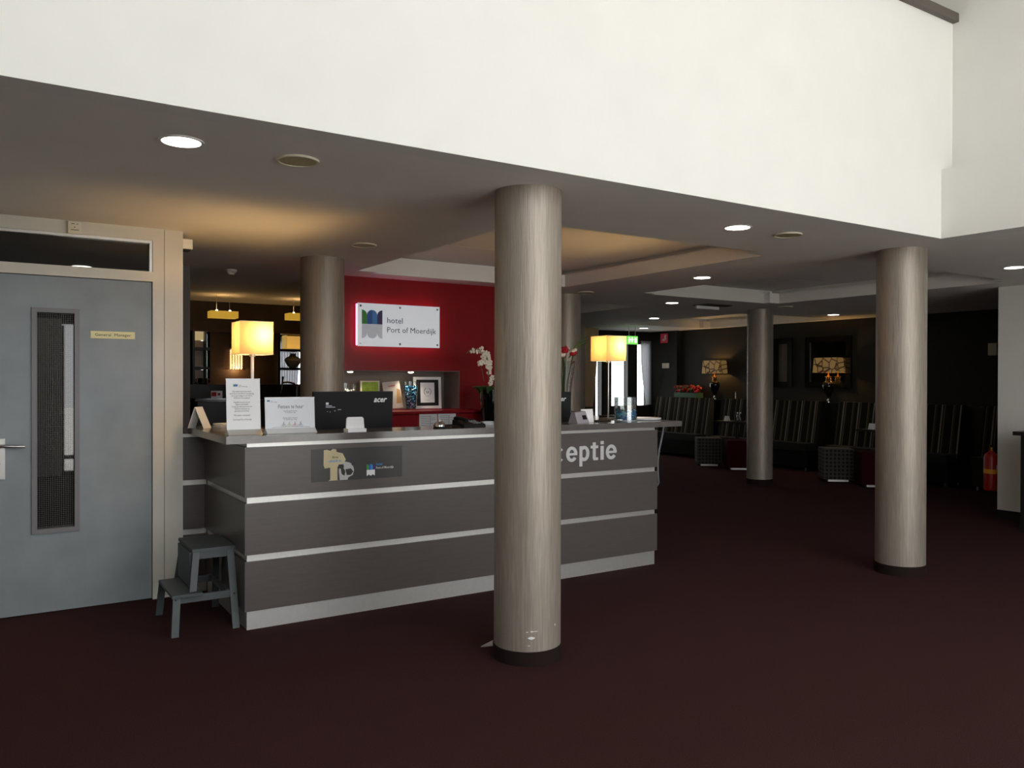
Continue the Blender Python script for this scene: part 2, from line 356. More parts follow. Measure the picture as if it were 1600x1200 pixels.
# low ceiling with coffers
def coffer_ceiling():
    coffers = [  # outer rectangle of each opening, with small notches cut at the corners
        (2.98, 5.47, 4.49, 7.50), (6.62, 9.08, 4.32, 7.45), (6.2, 7.8, 8.70, 10.9), (9.95, 12.27, 8.7, 11.74)]
    N = 0.19
    xs = {-6.2, 12.7, 6.055}; ys = {-2.6, 13.7, 3.45}
    for a, b, c, d in coffers: xs |= {a, b, a + N, b - N}; ys |= {c, d, c + .1, d - .1}
    xs = sorted(xs); ys = sorted(ys)
    def hole(x, y):
        for a, b, c, d in coffers:
            if a < x < b and c < y < d:
                nx = x < a + N or x > b - N; ny = y > d - .1 or y < c + .1
                return not (nx and ny)
        return False
    def solid(x, y):
        if x < -6.2 or x > 12.7 or y < -2.6 or y > 13.7: return None
        if x < 6.055 and y < 3.45: return None      # the double-height hall
        return not hole(x, y)
    mb = MB()
    cells = {}
    for i in range(len(xs) - 1):
        for j in range(len(ys) - 1):
            cx = (xs[i] + xs[i+1]) / 2; cy = (ys[j] + ys[j+1]) / 2
            cells[i, j] = solid(cx, cy)
            if cells[i, j]:
                mb.quad((xs[i], ys[j], Zc), (xs[i+1], ys[j], Zc), (xs[i+1], ys[j+1], Zc), (xs[i], ys[j+1], Zc))
    H = 0.137
    for (i, j), s_ in cells.items():
        if s_ is not False: continue
        for di, dj in ((1, 0), (-1, 0), (0, 1), (0, -1)):
            t = cells.get((i + di, j + dj))
            if t:
                if di: x = xs[i+1] if di > 0 else xs[i]; mb.quad((x, ys[j], Zc), (x, ys[j+1], Zc), (x, ys[j+1], Zc + H), (x, ys[j], Zc + H))
                else: y = ys[j+1] if dj > 0 else ys[j]; mb.quad((xs[i], y, Zc), (xs[i+1], y, Zc), (xs[i+1], y, Zc + H), (xs[i], y, Zc + H))
    bmesh.ops.remove_doubles(mb.bm, verts=mb.bm.verts[:], dist=1e-5)
    me = bpy.data.meshes.new('ceiling'); mb.bm.to_mesh(me); mb.bm.free(); me.materials.append(m_ceil)
    ce = bpy.data.objects.new('ceiling', me); C.objects.link(ce); ce['kind'] = 'structure'; BASE['ceiling'] = Vector()
    for a, b, c, d in coffers:   # shadow gap and raised panel above each opening
        e = 0.10; z0 = Zc + H; z1 = Zc + 0.192
        q = MB(); A = (a - e, b + e, c - e, d + e)
        q.quad((A[0], A[2], z0), (A[0], A[3], z0), (A[0], A[3], z1), (A[0], A[2], z1)); q.quad((A[1], A[2], z0), (A[1], A[3], z0), (A[1], A[3], z1), (A[1], A[2], z1))
        q.quad((A[0], A[2], z0), (A[1], A[2], z0), (A[1], A[2], z1), (A[0], A[2], z1)); q.quad((A[0], A[3], z0), (A[1], A[3], z0), (A[1], A[3], z1), (A[0], A[3], z1))
        # ledge ring
        q.quad((A[0], A[2], z0), (A[1], A[2], z0), (A[1], c, z0), (A[0], c, z0)); q.quad((A[0], d, z0), (A[1], d, z0), (A[1], A[3], z0), (A[0], A[3], z0))
        q.quad((A[0], c, z0), (a, c, z0), (a, d, z0), (A[0], d, z0)); q.quad((b, c, z0), (A[1], c, z0), (A[1], d, z0), (b, d, z0))
        put(q, 'coffer_gap', m_ceil, ce)
        my = (c + d) / 2 + 0.63
        my = min(my, d - 0.3)
        put(MB().box(A[0], A[1], A[2], my - .004, z1, z1 + .02), 'coffer_panel', m_ceil, ce)
        put(MB().box(A[0], A[1], my + .004, A[3], z1, z1 + .02), 'coffer_panel', m_ceil, ce)
        put(MB().box(A[0], A[1], my - .004, my + .004, z1 + .004, z1 + .02), 'joint_strip', m_trimdark, ce)
    struct(put(MB().box(-6.2, 12.7, 3.45, 13.7, 2.84, 3.0).box(6.06, 12.7, -2.6, 3.45, 2.84, 3.0), 'floor_upper', m_white))
coffer_ceiling()

# white balcony parapet above the soffit, and its right-hand return with a ledge
struct(put(MB().box(-6.0, 5.91, 3.32, 3.45, 2.6, 4.22).box(5.91, 6.055, 3.32, 3.45, 3.11, 4.22), 'wall_balcony', m_white))
struct(put(MB().box(5.91, 6.055, -2.4, 3.45, 2.6, 3.11), 'wall_right_ledge', m_white))
struct(put(MB().box(6.055, 6.2, -2.4, 9.0, 3.11, 6.6).box(6.055, 6.2, -2.4, 3.45, 2.84, 3.11), 'wall_right_upper', m_white))
struct(put(MB().box(-6.0, 6.055, 3.275, 3.46, 4.22, 4.283), 'trim_1', m_trimdark))
struct(put(MB().box(-6.2, 6.2, 9.0, 9.15, 3.0, 6.6), 'wall_upper_back', m_white))
struct(put(MB().box(-6.2, 6.2, -2.6, 9.15, 6.6, 6.75), 'ceiling_upper', m_ceil))
struct(put(MB().box(-6.2, -6.0, -2.6, 13.7, 0, 6.7), 'wall_left', m_white))

# glazed front of the hall behind the camera
fr = sthing('wall_back', 'glazed entrance front of the hall with dark mullions', 'wall')
WX0, WX1, WX2, HX0 = 0.93, 5.8, 7.2, -2.6
put(MB().box(-6.0, HX0, -2.6, -2.4, 0, 6.6).box(HX0, WX0, -2.6, -2.4, 0, 2.5).box(WX1, 12.7, -2.6, -2.4, 2.5, 6.6).box(WX2, 12.7, -2.6, -2.4, 0, 2.5).box(HX0, WX1, -2.6, -2.4, 5.2, 6.6), 'wall_panel', m_white, fr)
for k in range(6):
    x = WX0 + (WX2 - WX0) * k / 5
    put(MB().box(x - .04, x + .04, -2.55, -2.45, 0, 2.4), 'mullion', m_blackwood, fr)
for k in range(7):
    x = HX0 + (WX1 - HX0) * k / 6
    put(MB().box(x - .04, x + .04, -2.55, -2.45, 2.72, 5.2), 'mullion', m_blackwood, fr)
for z in (0.0, 0.25): put(MB().box(WX0, WX2, -2.54, -2.46, z, z + .06), 'transom_bar', m_blackwood, fr)
for z in (4.0, 5.14): put(MB().box(HX0, WX1, -2.54, -2.46, z, z + .06), 'transom_bar', m_blackwood, fr)
put(MB().box(HX0, WX2, -2.54, -2.46, 2.42, 2.72), 'transom_bar', m_blackwood, fr)

# right-hand white wall end and dark restaurant walls
we = struct(put(MB().box(9.52, 9.72, -2.4, 4.69, 0.10, 2.6), 'wall_right', m_white))
struct(put(MB().box(9.50, 9.72, -2.4, 4.70, 0.0, 0.10), 'baseboard_right', m_blackwood))
struct(put(MB().box(9.72, 12.6, 4.2, 4.4, 0, 2.6), 'wall_restaurant_end', m_dark))
struct(put(MB().box(12.4, 12.6, 4.4, 12.60, 0, 2.6).box(12.28, 12.6, 12.60, 13.4, 0, 2.6), 'wall_restaurant', m_dark))
# far wall with openings
ops = [(2.74, 2.97, 1.0, 2.3), (3.36, 4.6, 1.0, 2.19), (10.70, 10.93, 0.3, 2.33), (11.13, 11.66, 0.95, 2.36), (11.86, 12.24, 0.95, 2.36)]  # first opening is added, only to brighten the bar panes before it
fw = MB(); x = 0.9
for a, b, c, d in ops:
    fw.box(x, a, 13.4, 13.6, 0, 2.6); fw.box(a, b, 13.4, 13.6, 0, c); fw.box(a, b, 13.4, 13.6, d, 2.6); x = b
fw.box(x, 12.6, 13.4, 13.6, 0, 2.6)
struct(put(fw, 'wall_far', m_dark))
for k, (a, b, c, d) in enumerate(ops):
    wn = sthing('window_%d' % (k + 1), ['narrow bright window behind the frosted bar panes', 'bright window behind the bar shelves', 'narrow bright window strip beside the taupe curtain', 'bright window behind the right desk lamp', 'rightmost far window with a sheer curtain'][k], 'window', ((a + b) / 2, 13.45, c))
    f = MB(); t = .035
    f.box(a, a + t, 13.42, 13.5, c, d).box(b - t, b, 13.42, 13.5, c, d).box(a + t, b - t, 13.42, 13.5, c, c + t).box(a + t, b - t, 13.42, 13.5, d - t, d)
    put(f, 'window_frame', m_blackwood, wn)
    put(MB().box(a + t, b - t, 13.46, 13.466, c + t, d - t), 'pane', m_glass, wn)

# door wall on the left
struct(put(MB().box(-6.0, -0.10, 6.142, 6.25, 0, 2.6).box(-0.1, 1.02, 6.30, 6.36, 2.3, 2.6), 'wall_left_front', m_frame))
struct(put(MB().box(-6.0, 1.1, 6.40, 6.50, 0, 2.6), 'wall_office', m_dark))
jm = sthing('trim_2', 'cream door frame of the general manager office', 'door frame', (0.944, 6.142, 0))
put(MB().box(0.944, 1.018, 6.12, 6.30, 0, 2.6).bevel(.003, 1), 'jamb', m_frame, jm)
put(MB().box(1.022, 1.144, 6.125, 6.30, 0, 2.6).bevel(.003, 1), 'jamb', m_frame, jm)
put(MB().box(-0.10, -0.005, 6.12, 6.30, 0, 2.6).bevel(.003, 1), 'jamb', m_frame, jm)
put(MB().box(-0.005, 0.944, 6.12, 6.30, 2.228, 2.298), 'crossbar', m_frame, jm)
put(MB().box(-0.005, 0.944, 6.12, 6.30, 2.515, 2.6), 'head', m_frame, jm)
put(MB().box(1.012, 1.026, 6.14, 6.29, 0, 2.6), 'frame_joint', m_trimdark, jm)
tw = sthing('window_6', 'dark transom window over the grey office door', 'window', (0.47, 6.16, 2.3))
put(MB().box(0.0, 0.944, 6.17, 6.18, 2.298, 2.515), 'pane', m_glassdark, tw)
f = MB(); f.box(-.005, .944, 6.135, 6.17, 2.497, 2.515).box(.926, .944, 6.135, 6.17, 2.298, 2.497)
put(f, 'glazing_bead', m_alu, tw)

dr = sthing('door_1', 'grey flush office door with a narrow wired glass lite', 'door', (0.47, 6.15, 0))
# leaf built around the lite opening
lx0, lx1, lz0, lz1 = 0.232, 0.472, 0.556, 1.985
lf = MB(); lf.box(-0.003, lx0, 6.142, 6.185, 0.006, 2.224).box(lx1, 0.94, 6.142, 6.185, 0.006, 2.224).box(lx0, lx1, 6.142, 6.185, 0.006, lz0).box(lx0, lx1, 6.142, 6.185, lz1, 2.224)
bmesh.ops.remove_doubles(lf.bm, verts=lf.bm.verts[:], dist=1e-5)
put(lf, 'door_leaf', m_door, dr)
def ringframe(x0, x1, z0, z1, t, y0, y1):
    q = MB()
    q.prism([(x0, z0), (x1, z0), (x1 - t, z0 + t), (x0 + t, z0 + t)], y1 - y0, 'xz', y0)
    q.prism([(x0, z1), (x0 + t, z1 - t), (x1 - t, z1 - t), (x1, z1)], y1 - y0, 'xz', y0)
    q.prism([(x0, z0), (x0 + t, z0 + t), (x0 + t, z1 - t), (x0, z1)], y1 - y0, 'xz', y0)
    q.prism([(x1, z0), (x1, z1), (x1 - t, z1 - t), (x1 - t, z0 + t)], y1 - y0, 'xz', y0)
    return q
put(ringframe(0.214, 0.491, 0.528, 2.014, .030, 6.122, 6.150), 'lite_frame', m_litefr, dr)
gl = put(MB().box(lx0, lx1, 6.168, 6.176, lz0, lz1), 'lite_glass', m_glassdark, dr)
wm = MB()
k = lx0 + .016
while k < lx1 - .01: wm.box(k - .0006, k + .0006, 6.1668, 6.1678, lz0, lz1); k += .0127
z = lz0 + .012
while z < lz1: wm.box(lx0, lx1, 6.1668, 6.1676, z - .0004, z + .0004); z += .0127
wire = put(wm, 'wire_mesh', m_wire, gl); wire['kind'] = 'stuff'
hd = put(MB().box(0.0, 0.067, 6.128, 6.142, 0.90, 1.16).bevel(.003, 1), 'handle_plate', m_steel, dr)
put(MB().tube([(0.03, 6.13, 1.115), (0.03, 6.10, 1.115), (0.045, 6.088, 1.115), (0.10, 6.085, 1.112), (0.175, 6.087, 1.108)], [.011, .011, .011, .010, .009], 10), 'lever', m_steel, hd, True)
put(MB().tube([(0.030, 6.128, 1.00), (0.030, 6.122, 1.00)], .011, 12), 'keyhole', m_black, hd)
np_ = put(MB().box(0.558, 0.832, 6.134, 6.142, 1.822, 1.871), 'name_plate', m_nameplate, dr, label='cream name plate')
text_wall('General  Manager', 0.585, 6.1335, 1.832, 0.222, 0.026, m_ink, np_, depth=.0006, bold=0)
sb = tag(put(MB().box(0.422, 0.501, 6.095, 6.12, 2.512, 2.59).bevel(.004, 1), 'sensor_box', m_beige), 'small cream sensor box on the door frame head', 'sensor box')
put(MB().box(.44, .46, 6.0935, 6.095, 2.575, 2.579).box(.47, .482, 6.0935, 6.095, 2.575, 2.579).box(.438, .485, 6.0935, 6.095, 2.535, 2.539).box(.457, .464, 6.0935, 6.095, 2.552, 2.558), 'printed_mark', m_ink, sb)
cc = thing('wall_box', 'small pale grey box fixed high behind the cream door frame', 'wall box', (1.18, 6.25, 2.49))
put(MB().box(1.144, 1.225, 6.20, 6.32, 2.49, 2.56).bevel(.005, 1), 'housing', m_white, cc)
put(MB().box(1.15, 1.215, 6.21, 6.31, 2.482, 2.492), 'lens_cover', m_black, cc)

# hall to the bar
struct(put(MB().box(0.95, 1.10, 6.3, 13.4, 0, 2.6), 'wall_passage', m_dark))
struct(put(MB().box(1.10, 1.557, 8.0, 8.2, 0, 2.6), 'wall_pier', mat('grey_pier', rgb(110, 104, 98), 0.7)))
struct(put(MB().box(2.486, 3.36, 11.5, 11.62, 0, 2.19), 'wall_bar', m_brown))
struct(put(MB().box(1.10, 5.0, 11.45, 11.62, 2.19, 2.6), 'wall_bar_bulkhead', m_brown))

# red wall with the display niche
NX0, NX1, NZ0, NZ1 = 2.88, 4.34, 1.222, 1.64
RY = 7.816
rw = MB()
rw.box(2.82, NX0, RY, 8.25, 0, 2.6).box(NX1, 5.5, RY, 8.25, 0, 2.6).box(NX0, NX1, RY, 8.25, NZ1, 2.6).box(NX0, NX1, RY, 8.25, 0, NZ0)
bmesh.ops.remove_doubles(rw.bm, verts=rw.bm.verts[:], dist=1e-5)
wr = struct(put(rw, 'wall_red', m_red))
ni = MB(); t = .006
ni.box(NX0, NX1, 8.18, 8.2, NZ0, NZ1).box(NX0, NX0 + t, RY + .004, 8.18, NZ0, NZ1).box(NX1 - t, NX1, RY + .004, 8.18, NZ0, NZ1).box(NX0, NX1, RY + .004, 8.18, NZ1 - t, NZ1)
put(ni, 'niche_lining', m_niche, wr)
put(MB().box(NX0, NX1, RY + .004, 8.18, NZ0 - .001, NZ0 + .004), 'niche_shelf', m_redcab, wr)

# ================================================================== COLUMNS
def column(x, y, label, r=.188, pr=None):
    t = thing('column', label, 'column', (x, y, 0), group=None, local=True)
    put(MB().lathe([(r, .075), (r, 2.6)], n=64), 'shaft', m_col, t, True)
    put(MB().lathe([(r + .006, 0), (r + .006, .073), (r + .002, .077)], n=64), 'skirting', m_colbase, t, True, label='dark skirting ring')
    return t
c0 = column(2.53, 3.77, 'nearest round champagne-coloured column, in front of the reception counter')
# scuffs: missing paint chips near the foot of the nearest column
def chip(ang, z, w_, h_):
    q = MB(); n = 6; r = .1888; a0 = math.radians(ang)
    for i in range(n):
        A = a0 + w_ / r * (i / n - .5); B = a0 + w_ / r * ((i + 1) / n - .5)
        hA = h_ * math.sin(PI * (i + .15) / (n + .3)); hB = h_ * math.sin(PI * (i + 1.15) / (n + .3))
        q.quad((r * math.cos(A), r * math.sin(A), z - hA / 2), (r * math.cos(B), r * math.sin(B), z - hB / 2), (r * math.cos(B), r * math.sin(B), z + hB / 2), (r * math.cos(A), r * math.sin(A), z + hA / 2))
    put(q, 'paint_chip', m_white2, c0, world=False)
for a_, z_, w_, h_ in ((-117, .153, .042, .016), (-116, .188, .020, .008), (-124, .185, .014, .005), (-110, .189, .03, .004), (-70, .205, .010, .012), (-121, .112, .016, .004)): chip(a_, z_, w_, h_)
column(6.19, 3.80, 'round champagne column on the right, free-standing on the open carpet')
column(9.67, 8.17, 'round champagne column standing by the restaurant sofas and ottomans')
column(2.427, 6.845, 'round champagne column behind the reception desk, left of the red wall')
column(6.0, 8.1, 'round champagne column past the right end of the red wall')
column(9.32, 12.27, 'farthest round column, a thin sliver near the taupe curtain')
tag(put(MB().prism([(2.375, 4.02), (2.47, 3.985), (2.50, 4.08)], .006, 'xy', 0.0), 'floor_plate', m_alu), 'small grey metal plate on the carpet behind the nearest column', 'floor plate')

# ================================================================== RECEPTION COUNTER
ct = thing('reception_counter', 'dark grey-brown reception counter with silver strips and overhanging worktop', 'counter', (3.0, 5.3, 0))
x0, x1, yf = 1.300, 4.698, 5.045
rows = [(0.818, 1.128), (0.463, 0.781), (0.1165, 0.424)]
strips = [(1.128, 1.155), (0.781, 0.818), (0.424, 0.463), (0.0, 0.1165)]
ins = .016
put(MB().box(x0 + ins + .004, x1 - ins - .004, yf + ins + .004, 5.33, 0.0, 1.15).box(x0 + ins + .004, 1.60, 5.33, 6.15, 0, 1.15).box(4.36, x1 - ins - .004, 5.33, 6.15, 0, 1.15).box(1.15, 1.60, 6.185, 6.29, 0, 1.15), 'carcass', m_black, ct)
for a, b in rows:
    for u0, u1 in ((x0, 1.86), (1.861, 4.05), (4.051, x1)) if False else ((x0, x1),):
        put(MB().box(u0, u1, yf, yf + ins, a, b).bevel(.0015, 1), 'front_panel', m_lam, ct)
    put(MB().box(x0, x0 + ins, yf + ins, 6.157, a, b).bevel(.0015, 1), 'side_panel', m_lam, ct)
    put(MB().box(x1 - ins, x1, yf + ins, 6.157, a, b).bevel(.0015, 1), 'side_panel', m_lam, ct)
    put(MB().box(1.148, x0, 6.158, 6.174, a, b).bevel(.0015, 1), 'return_panel', m_lam, ct)
for k, (a, b) in enumerate(strips):
    n_ = 'plinth' if k == 3 else 'metal_strip'
    put(MB().box(x0 + ins, x1 - ins, yf + ins, yf + ins + .004, a, b), n_, m_alu, ct)
    put(MB().box(x0 + ins, x0 + ins + .004, yf + ins + .004, 6.15, a, b), n_, m_alu, ct)
    put(MB().box(x1 - ins - .004, x1 - ins, yf + ins + .004, 6.15, a, b), n_, m_alu, ct)
    put(MB().box(1.15, x0 + ins, 6.172, 6.178, a, b), n_, m_alu, ct)
wtp = MB().prism([(1.178, 5.0), (4.935, 5.0), (4.935, 6.3), (4.33, 6.3), (4.33, 5.40), (1.66, 5.40), (1.66, 6.3), (1.15, 6.3), (1.15, 6.12), (1.178, 6.12)], .045, 'xy', 1.155)
put(wtp.bevel(.002, 1), 'worktop', m_work, ct)
put(MB().box(1.62, 4.34, 5.36, 6.1, .72, .75), 'desk_top', m_lam, ct)
# lettering "receptie": bold upright letters cut from plate (the first ones are behind the column)
def letter(ch, x, wdt, zb=.909, xh=.117, st=.030, asc=.150):
    q = MB(); cx = x + wdt / 2; cz = zb + xh / 2; rx, rz_ = wdt / 2, xh / 2 + .002; y0, d = yf - .006, .005
    def arc(a0, a1, cx=cx, n=18, rx=rx):
        P = []
        for i in range(n + 1):
            a = math.radians(a0 + (a1 - a0) * i / n); P.append((cx + rx * math.cos(a), cz + rz_ * math.sin(a)))
        Q = []
        for i in range(n, -1, -1):
            a = math.radians(a0 + (a1 - a0) * i / n); Q.append((cx + (rx - st) * math.cos(a), cz + (rz_ - st * .85) * math.sin(a)))
        for i in range(n):
            q.prism([P[i], P[i+1], Q[n-i-1], Q[n-i]], d, 'xz', y0)
    def rect(a, b, c, e): q.prism([(a, c), (b, c), (b, e), (a, e)], d, 'xz', y0 - .0006)
    if ch == 'e': arc(0, 325); rect(x + st * .5, x + wdt - .0015, cz - .009, cz + .009)
    if ch == 'c': arc(38, 322)
    if ch == 'p': arc(-130, 130); rect(x, x + st, zb - .042, zb + xh)
    if ch == 'i': rect(x, x + wdt, zb, zb + xh - .006); rect(x, x + wdt, zb + asc - .026, zb + asc)
    if ch == 't': rect(x + wdt*.27, x + wdt*.27 + st, zb + .012, zb + asc - .008); rect(x, x + wdt*.27, zb + xh - .022, zb + xh); rect(x + wdt*.27 + st, x + wdt, zb + xh - .022, zb + xh); rect(x + wdt*.27 + st, x + wdt, zb, zb + .022); rect(x + wdt*.27 + .006, x + wdt*.27 + st, zb, zb + .012)
    if ch == 'r': rect(x, x + st, zb, zb + xh); rect(x + st, x + wdt, zb + xh - .028, zb + xh)
    o_ = put(q, 'letter', m_silver, ct); return o_
for ch, a, b in (('r', 3.405, 3.47), ('e', 3.485, 3.595), ('c', 3.612, 3.722), ('e', 3.742, 3.851), ('p', 3.870, 3.970), ('t', 3.983, 4.058), ('i', 4.082, 4.115), ('e', 4.137, 4.250)): letter(ch, a, b - a)
# printed panel with signpost, cow and logo
st = put(MB().box(1.716, 2.352, yf - .002, yf, 0.886, 1.098), 'printed_sign', m_sticker, ct, label='dark printed sign with a signpost, a cow and a hotel emblem')
sy = yf - .002
def on_sign(px, pz):  # fractions of the printed panel
    return (1.716 + .636 * px, 1.098 - .212 * pz)
def sp(pts): return [on_sign(a, b) for a, b in pts][::-1]
post = sp([(.13, .04), (.165, .03), (.20, .07), (.225, .0), (.262, .03), (.265, .11), (.33, .16), (.365, .36), (.335, .50), (.275, .56), (.275, .98), (.295, 1.0), (.18, 1.0), (.198, .95), (.198, .58), (.14, .60), (.128, .50)])
for i_, p_ in enumerate(post):  # keep inside the panel
    post[i_] = (p_[0], min(max(p_[1], .889), 1.095))
put(MB().prism(post, .0012, 'xz', sy - .0012), 'signpost_print', m_post, st)
text_wall('check in', on_sign(.185, 0)[0], sy - .0012, on_sign(0, .42)[1], .085, .016, m_lblue, st, 'lettering', .0004, .02)
text_wall('live', on_sign(.22, 0)[0], sy - .0012, on_sign(0, .30)[1], .04, .014, m_leaf, st, 'lettering', .0004, .02)
cow = sp([(.30, .50), (.35, .42), (.40, .45), (.44, .52), (.455, .70), (.44, .85), (.39, .92), (.385, 1.0), (.30, 1.0), (.29, .7)])
cow = [(a, min(max(b, .889), 1.095)) for a, b in cow]
put(MB().prism(cow, .0012, 'xz', sy - .0014), 'cow_print', m_cowlight, st)
for pts in (sp([(.285, .50), (.34, .50), (.345, .60), (.32, .66), (.285, .60)]), sp([(.36, .66), (.42, .64), (.445, .74), (.42, .84), (.375, .84)]), sp([(.31, .66), (.34, .62), (.36, .72), (.35, .86), (.32, .80)]), sp([(.42, .52), (.46, .44), (.475, .47), (.45, .58)])):
    put(MB().prism(pts, .0006, 'xz', sy - .0022), 'cow_patch', m_cowdark, st)
emblem(st, on_sign(.595, 0)[0], on_sign(0, .90)[1], .058, .075, sy, .0012, low=m_white2)
text_wall('hotel', on_sign(.70, 0)[0], sy, on_sign(0, .60)[1], .045, .018, m_lblue, st, 'lettering', .001, .02)
text_wall('Port of Moerdijk', on_sign(.70, 0)[0], sy, on_sign(0, .73)[1], .128, .020, m_white2, st, 'lettering', .001, .01)
cb = MB().tube([(4.86, 5.14, 1.154), (4.845, 5.15, 1.05), (4.825, 5.16, .95), (4.82, 5.17, .85), (4.83, 5.18, .74), (4.85, 5.19, .66), (4.83, 5.22, .60), (4.76, 5.26, .58), (4.70, 5.28, .60)], .009, 8)
tag(put(cb, 'cable', m_litefr, smooth=True), 'grey cable looping down under the right counter overhang', 'cable')

# ================================================================== STEP STOOL
ss = thing('step_stool', 'dark grey painted two-step wooden stool beside the counter', 'step stool', (1.08, 5.42, 0))
put(MB().box(1.030, 1.286, 5.225, 5.665, .480, .50).bevel(.004, 2), 'seat', m_stool, ss)
put(MB().box(0.900, 1.075, 5.145, 5.612, .232, .250).bevel(.004, 2), 'lower_step', m_stool, ss)
def leg(a, b, w_, d_):
    (ax, ay, az), (bx, by, bz) = a, b
    return MB().hexa([(ax, ay, az), (ax + w_, ay, az), (ax + w_, ay + d_, az), (ax, ay + d_, az)], [(bx, by, bz), (bx + w_, by, bz), (bx + w_, by + d_, bz), (bx, by + d_, bz)])
for sgn in (0, 1):
    yb = 5.14 if not sgn else 5.69; yt = 5.235 if not sgn else 5.625; ym = yb + (yt - yb) * .5
    put(leg((1.252, yb, 0), (1.238, yt, .48), .042, .02).bevel(.002, 1), 'leg', m_stool, ss)
    put(leg((1.006, ym, .233), (1.036, yt, .48), .040, .02).bevel(.002, 1), 'leg', m_stool, ss)
    put(leg((0.895, yb, 0), (0.912, ym - .01, .233), .042, .02).bevel(.002, 1), 'leg', m_stool, ss)
    put(MB().box(.94, 1.25, ym - (.004 if not sgn else -.004), ym + .014, .188, .232), 'rail', m_stool, ss)
    put(MB().box(1.07, 1.245, yt, yt + .018, .435, .478), 'rail', m_stool, ss)
    yy = (yt - .001) if not sgn else yt + .021
    for bx, bz in ((1.055, .455), (1.258, .455), (1.268, .21), (.925, .215)):
        put(MB().tube([(bx, (yt if bz > .3 else ym - .012) - .004, bz), (bx, (yt if bz > .3 else ym - .012) + .004, bz)], .005, 8), 'screw', m_black, ss)
put(MB().box(1.02, 1.045, 5.26, 5.63, .26, .475), 'riser_board', m_stool, ss)
put(MB().box(1.225, 1.243, 5.20, 5.68, .20, .235), 'stretcher', m_stool, ss)

# ================================================================== DESK LAMPS
def desk_lamp(x, y, label, pole_r, pm):
    t = thing('table_lamp', label, 'lamp', (x, y, 1.2), local=True, group='square shaded desk lamps')
    put(MB().box(-.06, .06, -.06, .06, 0, .012).bevel(.002, 1), 'base', m_steel, t)
    put(MB().cyl((0, 0, .012), pole_r, .50, 16), 'pole', pm, t, True)
    q = MB(); a = .110; z0, z1 = .513, .735
    for s1 in ((-a, -a, a, -a), (a, -a, a, a), (a, a, -a, a), (-a, a, -a, -a)):
        q.quad((s1[0], s1[1], z0), (s1[2], s1[3], z0), (s1[2], s1[3], z1), (s1[0], s1[1], z1))
    bmesh.ops.remove_doubles(q.bm, verts=q.bm.verts[:], dist=1e-5)
    sh = put(q, 'lamp_shade', m_shade, t, label='glowing square cream shade')
    for zz in (z0, z1 - .004):
        f = MB(); f.box(-a, a, -a - .002, -a + .001, zz, zz + .004).box(-a, a, a - .001, a + .002, zz, zz + .004).box(-a - .002, -a + .001, -a, a, zz, zz + .004).box(a - .001, a + .002, -a, a, zz, zz + .004)
        put(f, 'shade_rim', m_beige, sh)
    put(MB().cyl((0, 0, .50), .02, .03, 16), 'collar', m_steel, t, True)
    bx, by = (.05, -.03)
    put(MB().ball((bx, by, .60), .022, 12, 8), 'bulb', m_bulb, t, True)
    l = bpy.data.lights.new('lamp_light', 'POINT'); l.energy = 9; l.color = (1.0, .62, .24); l.shadow_soft_size = .03
    o = bpy.data.objects.new('lamp_light', l); C.objects.link(o); o.parent = t; o.location = (bx, by, .648)
    return t
desk_lamp(1.483, 5.565, 'lit square-shaded lamp on the left end of the counter', .011, m_white2)
desk_lamp(4.59, 5.56, 'lit square-shaded lamp on the right end of the counter', .008, m_steel)

# ================================================================== THINGS ON THE COUNTER
ZW = 1.2
# portrait notice stand
t = thing('notice_stand', 'tall portrait acrylic stand with a printed breakfast notice', 'notice stand', (1.335, 5.2, ZW), local=True, rz=0)
put(MB().hexa([(-.105, -.045, 0), (.105, -.045, 0), (.105, .06, 0), (-.105, .06, 0)], [(-.105, .0, .03), (.105, .0, .03), (.105, .018, .03), (-.105, .018, .03)]).bevel(.002, 1), 'stand_base', m_steel, t, world=False)
tl = -.06
pg = put(MB().hexa([(-.105, .002, .028), (.105, .002, .028), (.105, .008, .028), (-.105, .008, .028)], [(-.105, .026, .345), (.105, .026, .345), (.105, .032, .345), (-.105, .032, .345)]), 'notice', m_paper, t, world=False)
put(MB().box(-.106, .106, .025, .036, .345, .351), 'acrylic_edge', m_acryl, t, world=False)
def slope_text(body, x, z, w_, h_, m_, par, zb=.028, yb=.002, sl=.0757, **k):
    bm = text_bm(body, 1.0, 0.0, k.get('bold', 0), (w_, h_), k.get('align', 'LEFT'), line=k.get('line', 1.0))
    for v in bm.verts:
        zz = z + v.co.y; v.co = Vector((x + v.co.x, yb + (zz - zb) * sl - .0012, zz))
    return finish(bm, 'lettering', m_, par, world=False)
body1 = 'Het ontbijt wordt geserveerd\nvan 6.30 uur tot 9.30 uur van maandag\ntot en met vrijdag en van 7.30 tot\n10.30 uur in het weekend.\n\nDagelijks serveren wij een\ndagverse dinerbuffet.\nU kunt een tafel reserveren van\n18.30 uur met keuze uit\ngerechten van de kaart.\n\nWij wensen u veel plezier!\n\nTeam Hotel Port of Moerdijk'
slope_text(body1, -.085, .085, .15, .19, m_grey_ink, pg, align='CENTER')
bmE = thing  # noqa
e0 = (-.062, .300)
def mini_emblem(par, x, z, w_, h_, yb, sl, zb):
    u = w_ / 4
    for k, m_ in enumerate((m_green, m_blue, m_lblue, m_purple)):
        zt = z + h_
        pts = [(x + k*u, z + h_*.5), (x + (k+1)*u, z + h_*.5), (x + (k+1)*u, zt - (u*.8 if k in (0, 2) else 0)), (x + (k+.5)*u, zt - u*.15), (x + k*u, zt - (0 if k in (0, 2) else u*.8))]
        q = MB().quad(*[(a, yb + (b - zb) * sl - .0014, b) for a, b in pts]); put(q, 'emblem_field', m_, par, world=False)
mini_emblem(pg, -.062, .285, .026, .032, .002, .0757, .028)
